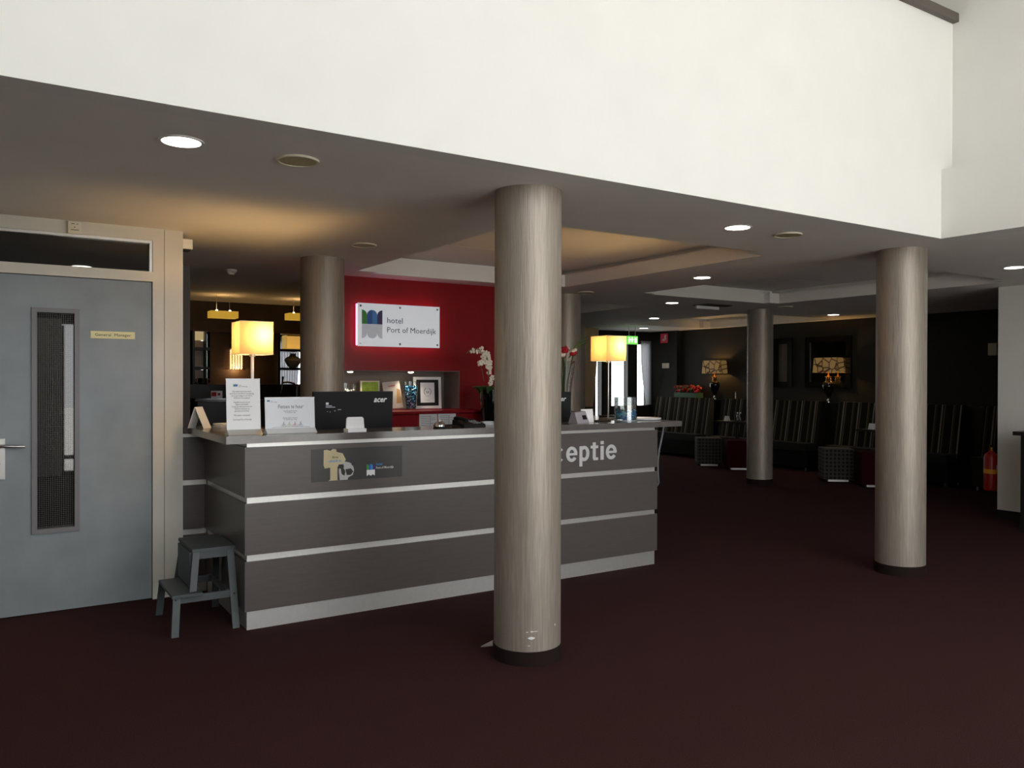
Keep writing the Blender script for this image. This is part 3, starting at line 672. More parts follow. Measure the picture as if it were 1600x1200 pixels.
slope_text('hotel\nPort of Moerdijk', -.028, .296, .055, .016, m_grey_ink, pg)

# landscape stand
t = thing('notice_stand', 'landscape acrylic stand advertising bicycles for rent', 'notice stand', (1.632, 5.2, ZW), local=True)
put(MB().hexa([(-.163, -.045, 0), (.163, -.045, 0), (.163, .06, 0), (-.163, .06, 0)], [(-.163, .0, .03), (.163, .0, .03), (.163, .018, .03), (-.163, .018, .03)]).bevel(.002, 1), 'stand_base', m_acryl, t, world=False)
m_soft = mat('pale_grey_paper', rgb(232, 236, 240), 0.4)
pg = put(MB().hexa([(-.163, .002, .028), (.163, .002, .028), (.163, .008, .028), (-.163, .008, .028)], [(-.163, .017, .225), (.163, .017, .225), (.163, .023, .225), (-.163, .023, .225)]), 'notice', m_soft, t, world=False)
put(MB().box(-.164, .164, .016, .027, .225, .231), 'acrylic_edge', m_acryl, t, world=False)
kw = dict(sl=.0761)
slope_text('Fietsen te huur', -.078, .158, .165, .024, m_grey_ink, pg, **kw)
slope_text('Comfortabele fietsen\n€ 10,00 per dag', -.045, .125, .09, .020, m_grey_ink, pg, align='CENTER', **kw)
slope_text('Elektrische fietsen\n€ 20,00 per dag', -.048, .080, .095, .020, m_grey_ink, pg, align='CENTER', **kw)
mini_emblem(pg, -.150, .192, .018, .022, .002, .0761, .028)
slope_text('hotel\nPort of Moerdijk', -.126, .196, .042, .013, m_grey_ink, pg, **kw)
def sl_pt(x, z): return (x, .002 + (z - .028) * .0761 - .002, z)
for k, m_ in enumerate((m_grey_ink, m_grn, m_redpetal, m_blue_ink)):   # four little cyclists
    cx = -.046 + k * .037; q = MB()
    for wx in (-.009, .009):
        q.tube([sl_pt(cx + wx + .007 * math.cos(a * PI / 5), .045 + .007 * math.sin(a * PI / 5)) for a in range(11)], .0006, 4)
    q.tube([sl_pt(cx - .009, .045), sl_pt(cx - .002, .052), sl_pt(cx + .006, .054), sl_pt(cx + .009, .045)], .0007, 4)
    q.tube([sl_pt(cx - .003, .053), sl_pt(cx + .0, .064), sl_pt(cx + .006, .056)], .0016, 4)
    q.ball(sl_pt(cx + .002, .068), .0026, 6, 4, (1, .3, 1))
    put(q, 'cyclist_print', m_, pg, world=False)
put(MB().tube([sl_pt(-.12, .036), sl_pt(-.04, .0385), sl_pt(.05, .0385), sl_pt(.13, .036)], .0007, 4), 'ground_line', m_grey_ink, pg, world=False)
put(MB().tube([sl_pt(.055 + .075 * math.cos(a) , .115 + .075 * math.sin(a)) for a in [(-60 + 150 * i / 14) * PI / 180 for i in range(15)]], .0016, 4), 'arc_print', m_paper, pg, world=False)

# white card holder
t = thing('card_holder', 'small white card holder in front of the left monitor', 'card holder', (2.025, 5.07, ZW), local=True)
put(MB().box(-.064, .064, -.035, .045, 0, .022).bevel(.002, 1), 'holder_base', m_white2, t, world=False)
bk = MB().prism([(-.064, .022), (.064, .022), (.058, .088), (.048, .098), (-.052, .098), (-.060, .088)], .012, 'xz', 0.0)
put(bk, 'back_plate', m_white2, t, world=False)

# monitors
def monitor(x, y, z, rz, label, wd_=.60, tilt=.05):
    t = thing('monitor', label, 'monitor', (x, y, z), rz, 'black monitors on the desk behind the counter', local=True)
    h_ = .345
    q = MB().box(-wd_/2, wd_/2, 0, .022, .12, .12 + h_).bevel(.006, 2)
    R_ = Matrix.Translation((0, 0, .12)) @ Matrix.Rotation(tilt, 4, 'X') @ Matrix.Translation((0, 0, -.12))
    sc = put(q.xf(R_), 'screen_housing', m_black, t, world=False)
    q = MB().box(-wd_/2 + .012, wd_/2 - .012, .0222, .0228, .132, .12 + h_ - .012)
    put(q.xf(R_), 'screen', m_blackgl, sc, world=False)
    q = MB().box(-wd_/2 + .002, wd_/2 - .002, -.004, 0, .124, .461).bevel(.002, 1)
    put(q.xf(R_), 'rear_cover', mat('charcoal_plastic', (.013, .013, .015), .5, spec=.2) if 'charcoal_plastic' not in bpy.data.materials else bpy.data.materials['charcoal_plastic'], sc, world=False)
    bm = text_bm('acer', 1.0, 0, .02, (.105, .030), shear=.3)
    for v in bm.verts: v.co = R_ @ Vector((wd_/2 - .155 + v.co.x, -.0052, .385 + v.co.y))
    o_ = finish(bm, 'lettering', m_silver, sc, world=False)
    q = MB().hexa([(-.05, -.005, 0), (.05, -.005, 0), (.05, .02, 0), (-.05, .02, 0)], [(-.04, -.012, .20), (.04, -.012, .20), (.04, -.002, .20), (-.04, -.002, .20)])
    put(q, 'stand_neck', m_black, t, world=False)
    put(MB().box(-.13, .13, -.09, .11, -0.0, .012).bevel(.004, 1), 'stand_foot', m_black, t, world=False)
    return t, sc, R_
riser = .75 + .245
m1, sc1, R1 = monitor(2.205, 5.56, .995, 0.02, 'large black monitor seen from behind, left of the nearest column', .615)
q = MB()
for (a, b, c_, d_) in ((-.215, -.195, .372, .388), (-.215, -.17, .362, .366), (-.215, -.145, .352, .356), (-.185, -.18, .318, .322), (-.15, -.142, .325, .329), (-.125, -.10, .334, .337), (-.205, -.20, .322, .325)):
    q.box(a, b, -.0052, -.0045, c_, d_)
put(q.xf(R1), 'sticker_print', m_lgrey, sc1, world=False)
mon2, _, _ = monitor(3.93, 5.62, .98, -.10, 'black monitor mostly hidden behind the nearest column', .53)
for (mx, my) in ((2.205, 5.57), (3.93, 5.62)):
    tag(put(MB().box(mx - .2, mx + .2, my - .12, my + .13, .75, .98 if mx > 3 else .995).bevel(.006, 1), 'monitor_riser', m_blackwood), 'dark riser block under the %s monitor' % ('right' if mx > 3 else 'left'), 'monitor riser')

# bell
t = thing('call_bell', 'chrome call bell on a black foot near the column', 'bell', (2.685, 5.13, ZW), local=True)
put(MB().lathe([(.045, 0), (.043, .008), (.036, .014)], n=24), 'foot', m_black, t, True, world=False)
put(MB().lathe([(.042, .013), (.041, .024), (.034, .038), (.020, .047), (.006, .050)], n=28), 'dome', m_chrome, t, True, world=False)
put(MB().lathe([(.004, .050), (.004, .058), (.007, .060), (.006, .064)], n=12), 'button', m_chrome, t, True, world=False)

# telephone
t = thing('telephone', 'black desk telephone by the nearest column', 'telephone', (2.98, 5.22, ZW), local=True, rz=.15)
put(MB().hexa([(-.10, -.07, 0), (.10, -.07, 0), (.10, .08, 0), (-.10, .08, 0)], [(-.10, -.065, .018), (.10, -.065, .018), (.10, .075, .05), (-.10, .075, .05)]).bevel(.004, 1), 'body', m_black, t, world=False)
put(MB().tube([(-.075, -.06, .045), (-.078, -.03, .058), (-.078, .04, .066), (-.075, .07, .056)], [.018, .012, .012, .018], 10), 'handset', m_black, t, True, world=False)
q = MB()
for i in range(3):
    for j in range(4): q.box(.0 + i * .025, .016 + i * .025, -.05 + j * .02, -.038 + j * .02, .022 + j * .005, .027 + j * .0055)
kp = put(q, 'keypad', m_litefr, t, world=False); kp['kind'] = 'stuff'
put(MB().tube([(-.10, -.02, .01), (-.15, -.06, .012), (-.19, -.03, .015), (-.20, .04, .006), (-.17, .10, .005)], .004, 8), 'cord', m_black, t, True, world=False)
t = thing('brochure_pile', 'small untidy pile of white leaflets behind the telephone', 'leaflets', (3.17, 5.30, ZW), local=True, rz=.3)
for k in range(5):
    q = MB().box(-.06, .06, -.03, .03, k * .006 + .001, k * .006 + .004).xf(Matrix.Rotation(.15 * math.sin(k * 2.3), 4, 'Z'))
    put(q, 'leaflet', m_paper if k % 2 else m_soft, t, world=False)

# payment terminal, card and holder right of the column
t = thing('payment_terminal', 'pale grey card terminal leaning beside the right monitor', 'card terminal', (3.96, 5.16, ZW), local=True, rz=.1)
put(MB().hexa([(-.055, -.04, 0), (.075, -.04, 0), (.075, .07, 0), (-.055, .07, 0)], [(-.04, .01, .085), (.078, .01, .095), (.078, .05, .095), (-.04, .05, .085)]).bevel(.005, 2), 'housing', mat('lilac_grey_plastic', rgb(170, 162, 170), .4), t, world=False)
put(MB().hexa([(.02, -.030, .030), (.062, -.030, .030), (.062, -.020, .028), (.02, -.020, .028)], [(.022, -.010, .062), (.062, -.010, .064), (.062, .0, .064), (.022, .0, .062)]), 'display', m_black, t, world=False)
t = thing('card_display', 'cream printed card standing on a small stack near the right lamp', 'card', (4.14, 5.28, ZW), local=True, rz=.05)
put(MB().box(-.055, .05, -.02, .04, 0, .028).bevel(.003, 1), 'card_stack', m_paper, t, world=False)
put(MB().hexa([(-.06, .0, .028), (.065, .0, .028), (.065, .004, .028), (-.06, .004, .028)], [(-.06, .014, .105), (.065, .014, .105), (.065, .018, .105), (-.06, .018, .105)]), 'card', m_paper, t, world=False)
tag(put(MB().box(4.20, 4.34, 5.22, 5.36, ZW, ZW + .006).box(4.22, 4.40, 5.25, 5.33, ZW + .006, ZW + .010), 'leaflet', m_black), 'flat black folder lying beside the cream card', 'folder')

# glass cylinder with blue stones
t = thing('glass_vase', 'clear glass cylinder vase half filled with blue glass stones', 'vase', (4.56, 5.29, ZW), local=True)
R_ = .098
q = MB().lathe([(R_, 0), (R_, .20)], n=40, cap=False); q.lathe([(R_ - .004, .005), (R_ - .004, .20)], n=40, cap=False); q.ring((0, 0, 0), R_ - .004, R_, .199, .2, 40)
put(q, 'glass_wall', m_vglass, t, True, world=False)
put(MB().cyl((0, 0, 0), R_ - .0005, .006, 40), 'glass_foot', m_acryl, t, world=False)
ms = [translucent('blue_stone', (.06, .62, .95), (.10, .75, 1), .5), translucent('pale_blue_stone', (.4, .75, .9), (.4, .8, 1), .5), translucent('deep_blue_stone', (.02, .30, .75), (.04, .45, .9), .5), translucent('white_stone', (.8, .9, .95), (.8, .9, 1), .5)]
rs = random.Random(3)
for k in range(4):
    q = MB()
    for i in range(55):
        a = rs.random() * 2 * PI; r = (R_ - .016) * math.sqrt(rs.random()); hmax = .040 + .035 * (0.5 + .5 * math.cos(a + .4))
        q.ball((r * math.cos(a), r * math.sin(a), .015 + rs.random() * hmax), .009 + rs.random() * .004, 6, 4, (1, 1, .75))
    o_ = put(q, 'glass_stones', ms[k], t, world=False); o_['kind'] = 'stuff'
# round white tray
t = thing('serving_tray', 'round white tray with raised rim on the counter end', 'tray', (4.80, 5.33, ZW), local=True)
put(MB().lathe([(.13, 0), (.15, .004), (.155, .018), (.150, .018), (.146, .007), (.02, .006)], n=40), 'tray', m_white2, t, True, world=False)
tag(put(MB().box(4.72, 4.92, 5.70, 5.85, ZW, ZW + .02).bevel(.003, 1), 'black_tray', m_black), 'flat black tray at the back of the counter end', 'tray')

# tent calendar and papers at the left
t = thing('tent_calendar', 'grey tent card standing against the cream door frame', 'tent card', (1.228, 6.02, ZW), local=True, rz=.85)
put(MB().hexa([(-.05, -.07, 0), (.05, -.07, 0), (.05, -.066, 0), (-.05, -.066, 0)], [(-.05, -.002, .15), (.05, -.002, .15), (.05, .0, .15), (-.05, .0, .15)]), 'front_leaf', m_soft, t, world=False)
put(MB().hexa([(-.05, .05, 0), (.05, .05, 0), (.05, .054, 0), (-.05, .054, 0)], [(-.05, .0, .15), (.05, .0, .15), (.05, .002, .15), (-.05, .002, .15)]), 'rear_leaf', m_soft, t, world=False)
t = thing('paper_stack', 'loose stack of white papers on the left worktop', 'papers', (1.45, 6.02, ZW), local=True, rz=.2)
for k in range(6):
    put(MB().box(-.10, .10, -.07, .07, k * .005 + .0005, k * .005 + .004).xf(Matrix.Rotation(.12 * math.sin(k * 1.9), 4, 'Z')), 'sheet', m_paper, t, world=False)
tag(put(MB().box(1.445, 1.465, 5.28, 5.38, ZW, ZW + .02).bevel(.003, 1), 'pen_tray', m_litefr), 'small grey pen tray between the two notice stands', 'pen tray')

# ================================================================== RED WALL: SIGN, CABINET, NICHE THINGS
sg = thing('hotel_sign', 'white backlit hotel sign with a four-colour emblem on the red wall', 'sign', (3.58, 7.74, 2.1))
sx0, sx1, sz0, sz1, sy0 = 3.112, 4.046, 1.885, 2.325, 7.735
pl = put(MB().box(sx0, sx1, sy0, sy0 + .010, sz0, sz1), 'sign_plate', m_sign, sg)
emblem(sg, sx0 + .045, sz0 + .085, .225, .285, sy0, .002)
text_wall('hotel', sx0 + .325, sy0, sz0 + .245, .175, .058, m_blue_ink, sg, 'lettering', .001, 0)
text_wall('Port of Moerdijk', sx0 + .325, sy0, sz0 + .130, .565, .075, m_ink, sg, 'lettering', .001, 0)
for bx in (sx0 + .03, (sx0 + sx1) / 2, sx1 - .03):
    for bz in (sz0 + .03, sz1 - .03):
        put(MB().tube([(bx, sy0 - .006, bz), (bx, RY, bz)], .012, 12), 'standoff', m_chrome, sg)
q = MB(); e = .014
q.box(sx0 - .008, sx0 + e, 7.752, 7.766, sz0 + .01, sz1 - .01).box(sx1 - e, sx1 - .004, 7.752, 7.766, sz0 + .02, sz1 - .02).box(sx0 + e, sx1 - e, 7.752, 7.766, sz1 - e, sz1 - .002).box(sx0 + e, sx1 - e, 7.752, 7.766, sz0 + .002, sz0 + e)
put(q, 'led_strip', m_led, sg, label='glowing pink edge lighting')

cbn = thing('back_cabinet', 'long crimson cabinet below the display niche', 'cabinet', (3.4, 7.6, 0))
put(MB().box(2.84, 4.45, 7.50, RY - .003, 0.08, 1.195), 'cabinet_body', m_redcab, cbn)
put(MB().box(2.82, 4.47, 7.45, RY - .003, 1.197, 1.222).bevel(.002, 1), 'cabinet_top', m_redcab, cbn)
for k in range(4):
    a = 2.85 + k * .40
    put(MB().box(a, a + .396, 7.482, 7.50, .10, 1.185).bevel(.002, 1), 'door', m_redcab, cbn)
put(MB().box(2.88, 4.41, 7.52, RY - .003, 0, .08), 'plinth', m_black, cbn)
for nm, a, b in (('left', 3.68, 3.885), ('right', 3.895, 4.105)):
    p_ = tag(put(MB().box(a, b, 7.476, 7.481, .99, 1.19), 'schedule_sheet', m_soft), 'printed schedule sheet taped to the crimson cabinet, %s one' % nm, 'sheet')
    q = MB()
    for i in range(9): q.box(a + .02, b - (.02 if i % 3 else .07), 7.4752, 7.476, 1.165 - i * .018, 1.168 - i * .018)
    q.box((a + b) / 2 + .02, (a + b) / 2 + .022, 7.4752, 7.476, 1.0, 1.17)
    put(q, 'printed_lines', m_grey_ink, p_)
for k, x_ in enumerate((3.087, 3.772)):
    t = thing('niche_spotlight', ['lit recessed spot in the niche top, nearer the left column', 'lit recessed spot in the niche top above the blue vase'][k], 'spotlight', (x_, 7.87, 1.630), local=True, group='niche spotlights')
    put(MB().ring((0, 0, 0), .022, .034, -.004, .004, 20), 'rim', m_steel, t, world=False)
    put(MB().ball((0, 0, -.004), .03, 16, 8, (1, 1, .4)), 'diffuser', m_spoton, t, True, world=False)
    l = bpy.data.lights.new('niche_light', 'SPOT'); l.energy = 7; l.color = (1, .85, .65); l.spot_size = 2.2; l.spot_blend = .6; l.shadow_soft_size = .02
    o = bpy.data.objects.new('niche_light', l); C.objects.link(o); o.parent = t; o.location = (0, 0, -.02)

def frame_picture(name, label, x0, x1, z0, z1, y, border, m_b, m_in, cat='picture', lean=.05):
    t = thing(name, label, cat, ((x0 + x1) / 2, y, z0), local=True)
    w_ = (x1 - x0) / 2; h_ = z1 - z0; R_ = Matrix.Rotation(-lean, 4, 'X')
    put(ringframe(-w_, w_, 0, h_, border, 0, .02).xf(R_), 'frame', m_b, t, world=False)
    put(MB().box(-w_ + border, w_ - border, .008, .014, border, h_ - border).xf(R_), 'picture_sheet', m_in, t, world=False)
    return t, w_, h_, R_
frame_picture('small_picture', 'small lime green picture in a cream frame in the niche', 3.245, 3.455, 1.228, 1.532, 7.96, .012, m_beige, m_grn)
t = thing('leaflet_card', 'leaning printed leaflet with a sandy picture in the niche', 'leaflet', (3.60, 7.90, 1.228), local=True)
Rl = Matrix.Rotation(-.15, 4, 'X') @ Matrix.Rotation(-.10, 4, 'Y')
m_leafl = mat('sand_print', rgb(205, 198, 188), .5, noise_scale=5, noise_amt=.18)
lc = put(MB().box(-.10, .10, 0, .004, .01, .30).xf(Rl), 'card', m_leafl, t, world=False)
bm = text_bm('weather', 1, 0, .02, (.085, .02))
for v in bm.verts: v.co = Rl @ Vector((-.04 + v.co.x, -.001, .245 + v.co.y))
finish(bm, 'lettering', m_redpetal, lc, world=False)
put(MB().prism([(.03, .06), (.09, .06), (.095, .20), (.06, .22)], .001, 'xz', -.0012).xf(Rl), 'print_patch', mat('ochre_print', rgb(175, 140, 90), .5), lc, world=False)
t = thing('glass_vase', 'tall tapered glass vase packed with dark and light blue stones', 'vase', (3.79, 7.90, 1.228), local=True)
q = MB().lathe([(.052, 0), (.060, .10), (.078, .30)], n=28, cap=False); put(q, 'glass_wall', m_vglass, t, True, world=False)
rs = random.Random(5)
ms2 = [mat('teal_stone', rgb(20, 110, 150), .1, spec=.8), mat('navy_stone', (.004, .01, .03), .1, spec=.8), ms[1], mat('dark_blue_stone', rgb(10, 50, 90), .1, spec=.8)]
for k in range(4):
    q = MB()
    for i in range(85):
        z_ = .012 + rs.random() * .235; r = (.046 + z_ * .09) * (1 - .4 * rs.random()); a = rs.random() * 2 * PI
        q.ball((r * math.cos(a), r * math.sin(a), z_), .0085, 5, 4)
    o_ = put(q, 'glass_stones', ms2[k], t, world=False); o_['kind'] = 'stuff'
t = thing('glass_bowl', 'clear glass bowl of black and white pebbles behind the monitor', 'bowl', (3.07, 7.92, 1.228), local=True)
put(MB().lathe([(.08, 0), (.10, .28)], n=28, cap=False), 'glass_wall', m_vglass, t, True, world=False)
for k, mm_ in enumerate((m_black, m_white2)):
    q = MB()
    for i in range(110):
        z_ = .012 + rs.random() * .20; r = .082 * math.sqrt(rs.random()); a = rs.random() * 2 * PI
        q.ball((r * math.cos(a), r * math.sin(a), z_), .0095, 5, 4)
    o_ = put(q, 'pebbles', mm_, t, world=False); o_['kind'] = 'stuff'
t, w_, h_, R_ = frame_picture('award_certificate', 'award certificate in a wide white frame with black mount', 3.862, 4.195, 1.228, 1.575, 7.97, .030, m_white2, m_black, 'certificate')
cert = put(MB().box(-.085, .085, .005, .008, .065, .285).xf(R_), 'certificate', m_soft, t, world=False)
q = MB()
for s_ in (-1, 1):
    for i in range(9):
        a = PI/2 + s_ * (0.5 + i * .23); cx = .043 * math.cos(a); cz = .185 + .040 * math.sin(a)
        q.ball((cx, .004, cz), .0052, 5, 4, (.7, .2, 1.1))
q.box(-.022, .022, .004, .005, .180, .186).box(-.015, .015, .004, .005, .168, .173).box(-.03, .03, .004, .005, .137, .139).box(-.025, .025, .004, .005, .09, .092)
put(q.xf(R_), 'laurel_print', m_ink, cert, world=False)

# orchid in glossy black pot
t = thing('potted_orchid', 'white orchid in a tall glossy black pot before the red wall', 'potted plant', (4.42, 7.30, 0), local=True)
t.location.z = 0.95
put(MB().lathe([(.085, 0), (.105, .30), (.115, .49), (.108, .49), (.10, .46)], n=28), 'pot', m_pot, t, True, world=False)
rs = random.Random(11)
q = MB()
for i in range(26):
    a = rs.random() * 2 * PI; r = .03 + rs.random() * .09
    p0 = Vector((r * math.cos(a), r * math.sin(a), .45)); p1 = p0 + Vector((math.cos(a) * .04, math.sin(a) * .04, .07)); p2 = p1 + Vector((math.cos(a) * .04, math.sin(a) * .04, .0))
    q.tube([p0, p1, p2], [.012, .018, .003], 5)
o_ = put(q, 'foliage', m_leaf, t, world=False); o_['kind'] = 'stuff'
def spray(pts, nfl, seed):
    put(MB().tube(pts, .004, 6), 'stem', m_stem, t, True, world=False)
    r_ = random.Random(seed)
    for k in range(nfl):
        u = (k + .5) / nfl; i = min(int(u * (len(pts) - 2)) + 1, len(pts) - 1)
        a_, b_ = Vector(pts[i - 1]), Vector(pts[i]); p = a_.lerp(b_, r_.random()) + Vector((r_.uniform(-.03, .03), r_.uniform(-.03, .03), r_.uniform(-.03, .03)))
        f = MB()
        for j in range(5):
            an = j * 2 * PI / 5 + r_.random(); f.ball((p.x + .020 * math.cos(an), p.y - .004 * (j % 2), p.z + .020 * math.sin(an)), .015, 6, 4, (1, .35, 1))
        f.ball((p.x, p.y - .008, p.z), .006, 5, 4)
        put(f, 'flower', m_petal, t, True, world=False)
spray([(0, 0, .45), (-.02, 0, .65), (-.04, -.01, .82), (-.13, -.02, .91), (-.24, -.03, .915), (-.31, -.04, .87)], 13, 2)
spray([(0, .02, .45), (.0, .02, .62), (-.02, 0, .78), (-.08, -.01, .85), (-.14, -.03, .78), (-.12, -.04, .68), (-.10, -.04, .58)], 12, 4)
tag(put(MB().box(4.25, 4.85, 7.05, 7.44, 0, .95).bevel(.004, 1), 'black_sideboard', m_blackgl), 'gloss black sideboard carrying the orchid', 'sideboard')
t = thing('printer', 'low black printer with a white label by the nearest column', 'printer', (3.30, 5.87, .75), local=True)
put(MB().box(-.2, .2, -.17, .17, 0, .42).bevel(.01, 2), 'housing', m_black, t, world=False)
put(MB().box(-.07, .0, -.172, -.17, .35, .40), 'white_label', m_lgrey, t, world=False)

# red flowers in a glass vase
t = thing('flower_vase', 'tall glass vase of red and pink flowers behind the right monitor', 'vase', (5.14, 6.95, 0), local=True)
t.location.z = 1.2
put(MB().lathe([(.075, 0), (.062, .05), (.070, .25), (.115, .55)], n=28, cap=False), 'glass_wall', m_vglass, t, True, world=False)
put(MB().lathe([(.072, 0), (.058, .045)], n=24), 'glass_foot', m_acryl, t, True, world=False)
rs = random.Random(21)
for k in range(9):
    a = rs.random() * 2 * PI; tip = Vector((.10 * math.cos(a) + .02, .08 * math.sin(a), .60 + rs.random() * .10))
    put(MB().tube([(.02 * math.cos(a), .02 * math.sin(a), .02), (.03 * math.cos(a), .03 * math.sin(a), .3), tip], [.005, .005, .004], 5), 'stem', m_leaf, t, True, world=False)
    f = MB().ball(tip, .035, 8, 6, (1.2, 1, .7)); f.ball(tip + Vector((.015, -.02, .015)), .018, 6, 4)
    put(f, 'flower', m_redpetal if k % 3 else m_petal, t, True, world=False)
q = MB()
for k in range(3): q.tube([(.05, 0, .58), (.16, -.01, .70 + .02 * k), (.30, -.02, .76 + .03 * k)], [.006, .009, .002], 5)
put(q, 'leaf', m_stem, t, world=False)
tag(put(MB().box(4.9, 5.4, 6.75, 7.15, 0, 1.2).bevel(.004, 1), 'plinth_stand', m_brown), 'brown pedestal carrying the glass vase of red flowers', 'pedestal')

# ================================================================== CEILING FITTINGS
def downlight(x, y, label, on=True, power=.6):
    t = thing('downlight', label, 'downlight', (x, y, Zc), local=True, group='recessed downlights in the low ceiling')
    put(MB().ring((0, 0, 0), .082, .096, -.006, .0, 32), 'trim_ring', m_white, t, world=False)
    put(MB().lathe([(.082, -.001), (.080, -.003)], n=32), 'diffuser', m_lampon, t, world=False)
    l = bpy.data.lights.new('downlight_light', 'SPOT'); l.energy = power; l.color = (1, .88, .72); l.spot_size = 1.5; l.spot_blend = .5; l.shadow_soft_size = .07
    o = bpy.data.objects.new('downlight_light', l); C.objects.link(o); o.parent = t; o.location = (0, 0, -.012)
    return t
DL = [(.703, 3.80, 'lit round downlight at the upper left, largest of them'), (4.31, 3.84, 'lit round downlight in front of the counter, right of the nearest column'),
      (6.117, 5.916, 'lit round downlight between the two big ceiling coffers'), (7.793, 8.09, 'lit round downlight left of the small ceiling vent'),
      (9.493, 10.286, 'second farthest lit downlight in the row leading to the windows'), (11.155, 12.39, 'farthest lit downlight, above the exit sign'),
      (11.335, 8.11, 'lit round downlight above the framed mirrors'), (7.96, 3.78, 'lit round downlight near the white wall at the right edge')]
for x_, y_, lb in DL: downlight(x_, y_, lb)
def speaker(x, y, label, r=.10):
    t = thing('ceiling_speaker', label, 'speaker', (x, y, Zc), local=True, group='round grilles in the low ceiling')
    put(MB().ring((0, 0, 0), r - .01, r, -.010, 0, 32), 'rim', m_beige, t, world=False)
    put(MB().lathe([(r - .01, -.002), (r - .012, -.007)], n=32), 'grille', m_speaker, t, world=False)
for x_, y_, lb in ((1.233, 3.82, 'round beige ceiling speaker beside the upper left downlight'), (4.825, 3.83, 'round beige ceiling speaker right of the nearest column'),
                   (2.44, 5.94, 'round ceiling disc above the desk, over the left rear column'), (5.993, 7.69, 'round ceiling disc in front of the column by the red wall end'),
                   (9.53, 7.60, 'round ceiling disc beside the middle column top')): speaker(x_, y_, lb)
t = thing('smoke_detector', 'small white smoke detector on the dark ceiling towards the bar', 'smoke detector', (2.05, 8.45, Zc), local=True)
t.location = (1.93, 8.0, Zc)
put(MB().lathe([(.055, 0), (.055, -.02), (.035, -.035), (.03, -.05)], n=20), 'housing', m_white, t, True, world=False)
t = thing('ceiling_vent', 'small rectangular ceiling vent with a pale flap', 'vent', (8.52, 8.02, Zc), local=True)
put(MB().box(-.24, .24, -.14, .16, -.008, 0), 'vent_frame', m_trimdark, t, world=False)
put(MB().box(-.22, .22, .10, .13, -.050, -.008), 'vent_flap', m_white, t, world=False)
for k in range(4): put(MB().box(-.22, .22, -.13 + k * .035, -.115 + k * .035, -.018, -.013), 'slat', m_black, t, world=False)

# ================================================================== RESTAURANT
# sofas against the dark wall, with a ledge behind
tag(put(MB().box(12.13, 12.395, 4.5, 12.55, 0, 1.16).bevel(.004, 1), 'ledge_unit', m_blackwood), 'long black ledge behind the striped sofas', 'ledge')
def sofa(y0, y1, label):
    yc = (y0 + y1) / 2; h_ = (y1 - y0) / 2
    t = thing('striped_sofa', label, 'sofa', (11.98, yc, 0), local=True, group='striped sofas along the dark wall')
    put(MB().hexa([(-.12, -h_, .40), (.10, -h_, .40), (.10, h_, .40), (-.12, h_, .40)], [(.02, -h_ , 1.185), (.12, -h_, 1.185), (.12, h_, 1.185), (.02, h_, 1.185)]).bevel(.04, 3), 'backrest', m_stripe, t, True, world=False)
    put(MB().box(-.38, -.03, -h_ + .02, h_ - .02, .34, .47).bevel(.035, 3), 'seat', mat('black_seat_fabric', (.012, .011, .010), .8) if 'black_seat_fabric' not in bpy.data.materials else bpy.data.materials['black_seat_fabric'], t, True, world=False)
    put(MB().box(-.34, .09, -h_ + .02, h_ - .02, .06, .345), 'sofa_base', m_blackwood, t, world=False)
    for sx_ in (-.30, .05):
        for sy_ in (-h_ + .08, h_ - .08): put(MB().cyl((sx_, sy_, 0), .02, .06, 10), 'foot', m_steel, t, world=False)
    return t
sofa(11.36, 12.9, 'striped sofa farthest back, next to the sheer-curtained window')
sofa(8.80, 11.06, 'striped sofa behind the middle column, under the left lamp and mirror')
sofa(6.40, 8.47, 'striped sofa behind the right column, under the right-hand mirror')
sofa(4.5, 6.1, 'striped sofa in the dark corner left of the extinguisher')

def ottoman(x, y, rz, m_, label, gname):
    t = thing('ottoman', label, 'ottoman', (x, y, 0), rz, gname, local=True)
    put(MB().box(-.22, .22, -.22, .22, .035, .50).bevel(.03, 3), 'upholstered_cube', m_, t, True, world=False)
    put(MB().box(-.15, .15, -.18, .18, 0, .035), 'metal_plinth', m_alu, t, world=False)
ottoman(10.98, 10.45, -.7, m_dots, 'grey spotted ottoman left of the middle column', 'cube ottomans')
ottoman(10.95, 9.72, -.7, m_ottred, 'dark red ottoman beside the middle column', 'cube ottomans')
ottoman(10.98, 7.80, -.75, m_dots, 'grey spotted ottoman left of the right column', 'cube ottomans')
ottoman(10.9, 7.10, -.75, m_ottred, 'dark red ottoman beside the right column', 'cube ottomans')

